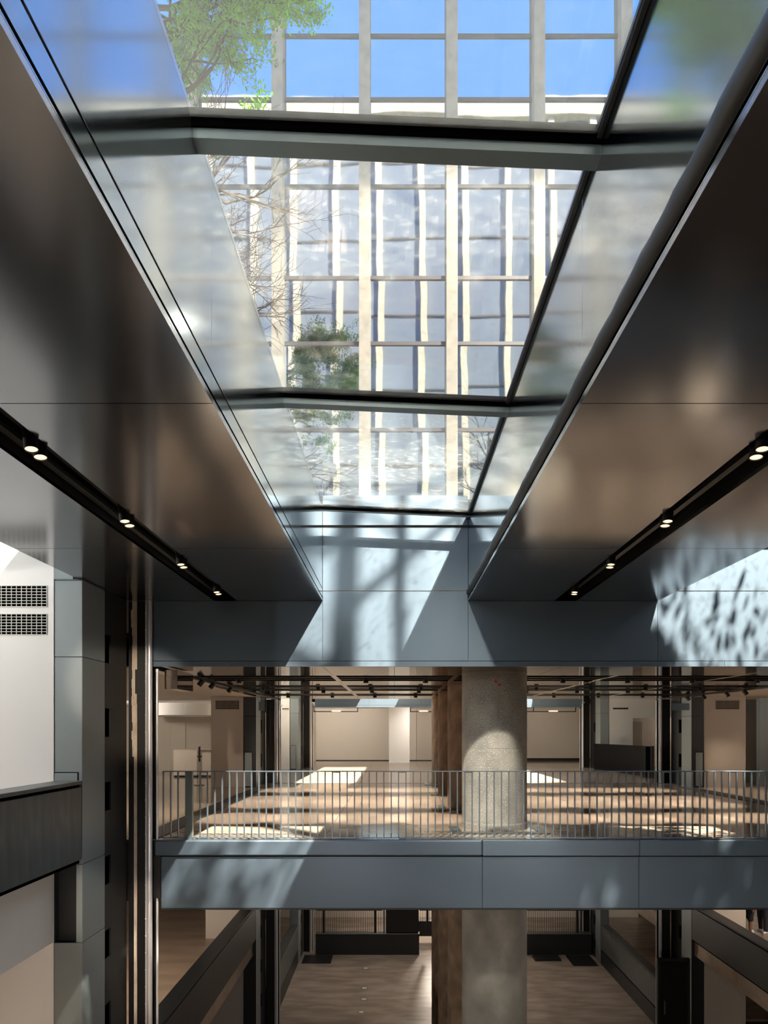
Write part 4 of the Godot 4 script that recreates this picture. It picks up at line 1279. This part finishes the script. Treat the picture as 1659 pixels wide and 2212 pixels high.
# ---------------------------------------------------------------- trees
func branch(st: SurfaceTool, tips: Array, p: Vector3, d: Vector3, length: float, r: float, depth: int, up: float, spread: float) -> void:
	var pts := [p]
	var rad := [r]
	var q := p
	var dir := d
	var n := 5
	for i in n:
		dir = (dir + Vector3(rng.randf_range(-1, 1), rng.randf_range(-1, 1) + up, rng.randf_range(-1, 1)) * 0.16).normalized()
		q += dir * length / n
		pts.append(q)
		rad.append(r * (1.0 - 0.5 * (i + 1) / n))
		if depth > 0 and i >= 1:
			var k := 1 if rng.randf() < 0.75 else 2
			for j in k:
				var side := Vector3(rng.randf_range(-1, 1), rng.randf_range(-0.6, 0.9), rng.randf_range(-1, 1)).normalized()
				var nd := (dir + side * spread).normalized()
				branch(st, tips, q, nd, length * rng.randf_range(0.45, 0.7), maxf(rad[-1] * 0.66, 0.004), depth - 1, up, spread)
		if depth <= 1:
			tips.append([q, dir])
	tube(st, pts, rad, 8 if depth >= 3 else 5 if depth >= 1 else 3)

func trees() -> void:
	# the street tree whose crown hangs over the middle skylight
	var t = thing("court_tree", "young-leaved tree reaching over the middle skylight from the gallery side", "tree", "", Vector3(-4.75, DECK - 0.0, -11.0))
	var st := begin()
	var tips := []
	rng.seed = 101
	tube(st, [Vector3(0, 0, 0), Vector3(0, 0.4, 0), Vector3(0.05, 2.5, 0), Vector3(-0.05, 5.5, 0.1), Vector3(0.1, 8.5, 0)], [0.16, 0.155, 0.14, 0.12, 0.08], 12)
	obj("trunk", st.commit(), M.bark, t)
	st = begin()
	for k in 7:
		var y := 5.2 + k * 0.62
		branch(st, tips, Vector3(0.0, y, 0), Vector3(1.0, rng.randf_range(0.0, 0.35), rng.randf_range(-0.35, 0.35)).normalized(), rng.randf_range(1.7, 2.4), 0.055, 3, 0.1, 0.75)
	obj("branches", st.commit(), M.bark, t)
	var leaf := begin()
	for s in [-1.0, 1.0]:
		quad(leaf, Vector3(0, 0, 0), Vector3(0.011 * s, 0.018, 0.004), Vector3(0.009 * s, 0.04, 0.002), Vector3(0, 0.055, -0.004), Vector3(0.3 * s, 0.0, 1.0).normalized())
	var lm := leaf.commit()
	var mm := MultiMesh.new()
	mm.transform_format = MultiMesh.TRANSFORM_3D
	mm.mesh = lm
	var xf := []
	for tip in tips:
		if tip[0].y < 6.3: continue
		for j in 9:
			var b := Basis.from_euler(Vector3(rng.randf_range(-1.2, 1.2), rng.randf() * TAU, rng.randf_range(-1.2, 1.2))).scaled(Vector3.ONE * rng.randf_range(0.8, 1.5))
			xf.append(Transform3D(b, tip[0] + Vector3(rng.randf_range(-1, 1), rng.randf_range(-1, 1), rng.randf_range(-1, 1)) * 0.09))
	mm.instance_count = xf.size()
	for i in xf.size():
		mm.set_instance_transform(i, xf[i])
	var mi := MultiMeshInstance3D.new()
	mi.name = "leaves"
	mi.multimesh = mm
	mi.material_override = M.leaf
	t.add_child(mi, true)
	stuff(mi)
	# bare branches lower down
	var t2 = thing("bare_tree", "bare dark-twigged tree beneath the leafy crown, behind the first crossbar", "tree", "", Vector3(-3.9, DECK, -10.2))
	st = begin()
	tips = []
	rng.seed = 33
	tube(st, [Vector3(0, 0, 0), Vector3(0, 2.0, 0), Vector3(0.1, 4.2, 0.05)], [0.07, 0.06, 0.045], 10)
	obj("trunk", st.commit(), M.bark, t2)
	st = begin()
	for k in 4:
		branch(st, tips, Vector3(0.05, 2.6 + 0.45 * k, 0), Vector3(1.0, 0.45, rng.randf_range(-0.3, 0.3)).normalized(), 1.6, 0.034, 3, 0.05, 0.7)
	obj("branches", st.commit(), M.twig, t2)
	# an unseen leafy one added to block the beam into the skylight beyond
	var v = thing("court_tree", "dense leafy tree added out of view to shade the skylight past the far soffit", "tree", "", Vector3(7.5, DECK, -4.9))
	st = begin()
	tips = []
	rng.seed = 77
	tube(st, [Vector3.ZERO, Vector3(0, 0.4, 0), Vector3(-0.1, 1.5, 0), Vector3(-0.5, 3.0, -0.2), Vector3(-1.2, 4.2, -0.4)], [0.13, 0.125, 0.12, 0.10, 0.06], 10)
	obj("trunk", st.commit(), M.bark, v)
	st = begin()
	for j in 8:
		var a := j * 2.4
		branch(st, tips, Vector3(-0.5 - 0.1 * j, 2.6 + j * 0.2, -0.2), Vector3(cos(a) - 0.6, 0.2, sin(a)).normalized(), rng.randf_range(1.2, 1.7), 0.04, 2, 0.1, 0.8)
	obj("branches", st.commit(), M.bark, v)
	var mm2 := MultiMesh.new()
	mm2.transform_format = MultiMesh.TRANSFORM_3D
	mm2.mesh = lm
	xf = []
	for tip in tips:
		for j in 20:
			var b := Basis.from_euler(Vector3(rng.randf_range(-1.2, 1.2), rng.randf() * TAU, rng.randf_range(-1.2, 1.2))).scaled(Vector3.ONE * rng.randf_range(2.0, 3.2))
			xf.append(Transform3D(b, tip[0] + Vector3(rng.randf_range(-1, 1), rng.randf_range(-1, 1), rng.randf_range(-1, 1)) * 0.32))
	mm2.instance_count = xf.size()
	for i in xf.size():
		mm2.set_instance_transform(i, xf[i])
	var mj := MultiMeshInstance3D.new()
	mj.name = "leaves"
	mj.multimesh = mm2
	mj.material_override = M.leaf
	v.add_child(mj, true)
	stuff(mj)
	# two trees past the far soffit, whose shadows the fascia shows
	for k in 2:
		var at: Vector3 = [Vector3(3.86, DECK, -5.5), Vector3(3.73, DECK, -6.2)][k]
		var u = thing("bare_tree", ["thicker tree on the deck past the middle skylight, dense crown added to block light", "slimmer bare tree on the court deck past the middle skylight"][k], "tree", "", at)
		st = begin()
		tips = []
		rng.seed = 55 + k
		var r: float = [0.12, 0.06][k]
		tube(st, [Vector3.ZERO, Vector3(0, 0.4, 0), Vector3(0.05, 3, 0.05), Vector3(0.0, 6, 0.1), Vector3(0.12, 9, 0.1)], [r, r * 0.98, r * 0.9, r * 0.8, r * 0.5], 10)
		obj("trunk", st.commit(), M.bark, u)
		st = begin()
		for j in 9:
			var a := j * 2.4
			branch(st, tips, Vector3(0, 4.0 + j * 0.6, 0), Vector3(cos(a), 0.4, sin(a)).normalized(), rng.randf_range(1.2, 2.0), r * 0.35, 2, 0.12, 0.7)
		obj("branches", st.commit(), M.twig, u)
		if k == 0:  # dense unseen crown added to cut off the low part of the beam
			var crown := MultiMesh.new()
			crown.transform_format = MultiMesh.TRANSFORM_3D
			crown.mesh = lm
			crown.instance_count = 9000
			for i in crown.instance_count:
				var dir := Vector3(rng.randf_range(-1, 1), rng.randf_range(-1, 1), rng.randf_range(-1, 1))
				var p := Vector3(-0.55, 4.4, 0.95) + dir * dir.length() * 0.5 * Vector3(1.75, 1.5, 1.25)
				var b := Basis.from_euler(Vector3(rng.randf_range(-1.2, 1.2), rng.randf() * TAU, rng.randf_range(-1.2, 1.2))).scaled(Vector3.ONE * rng.randf_range(2.0, 3.4))
				crown.set_instance_transform(i, Transform3D(b, p))
			var mk := MultiMeshInstance3D.new()
			mk.name = "leaves"
			mk.multimesh = crown
			mk.material_override = M.leaf
			u.add_child(mk, true)
			stuff(mk)
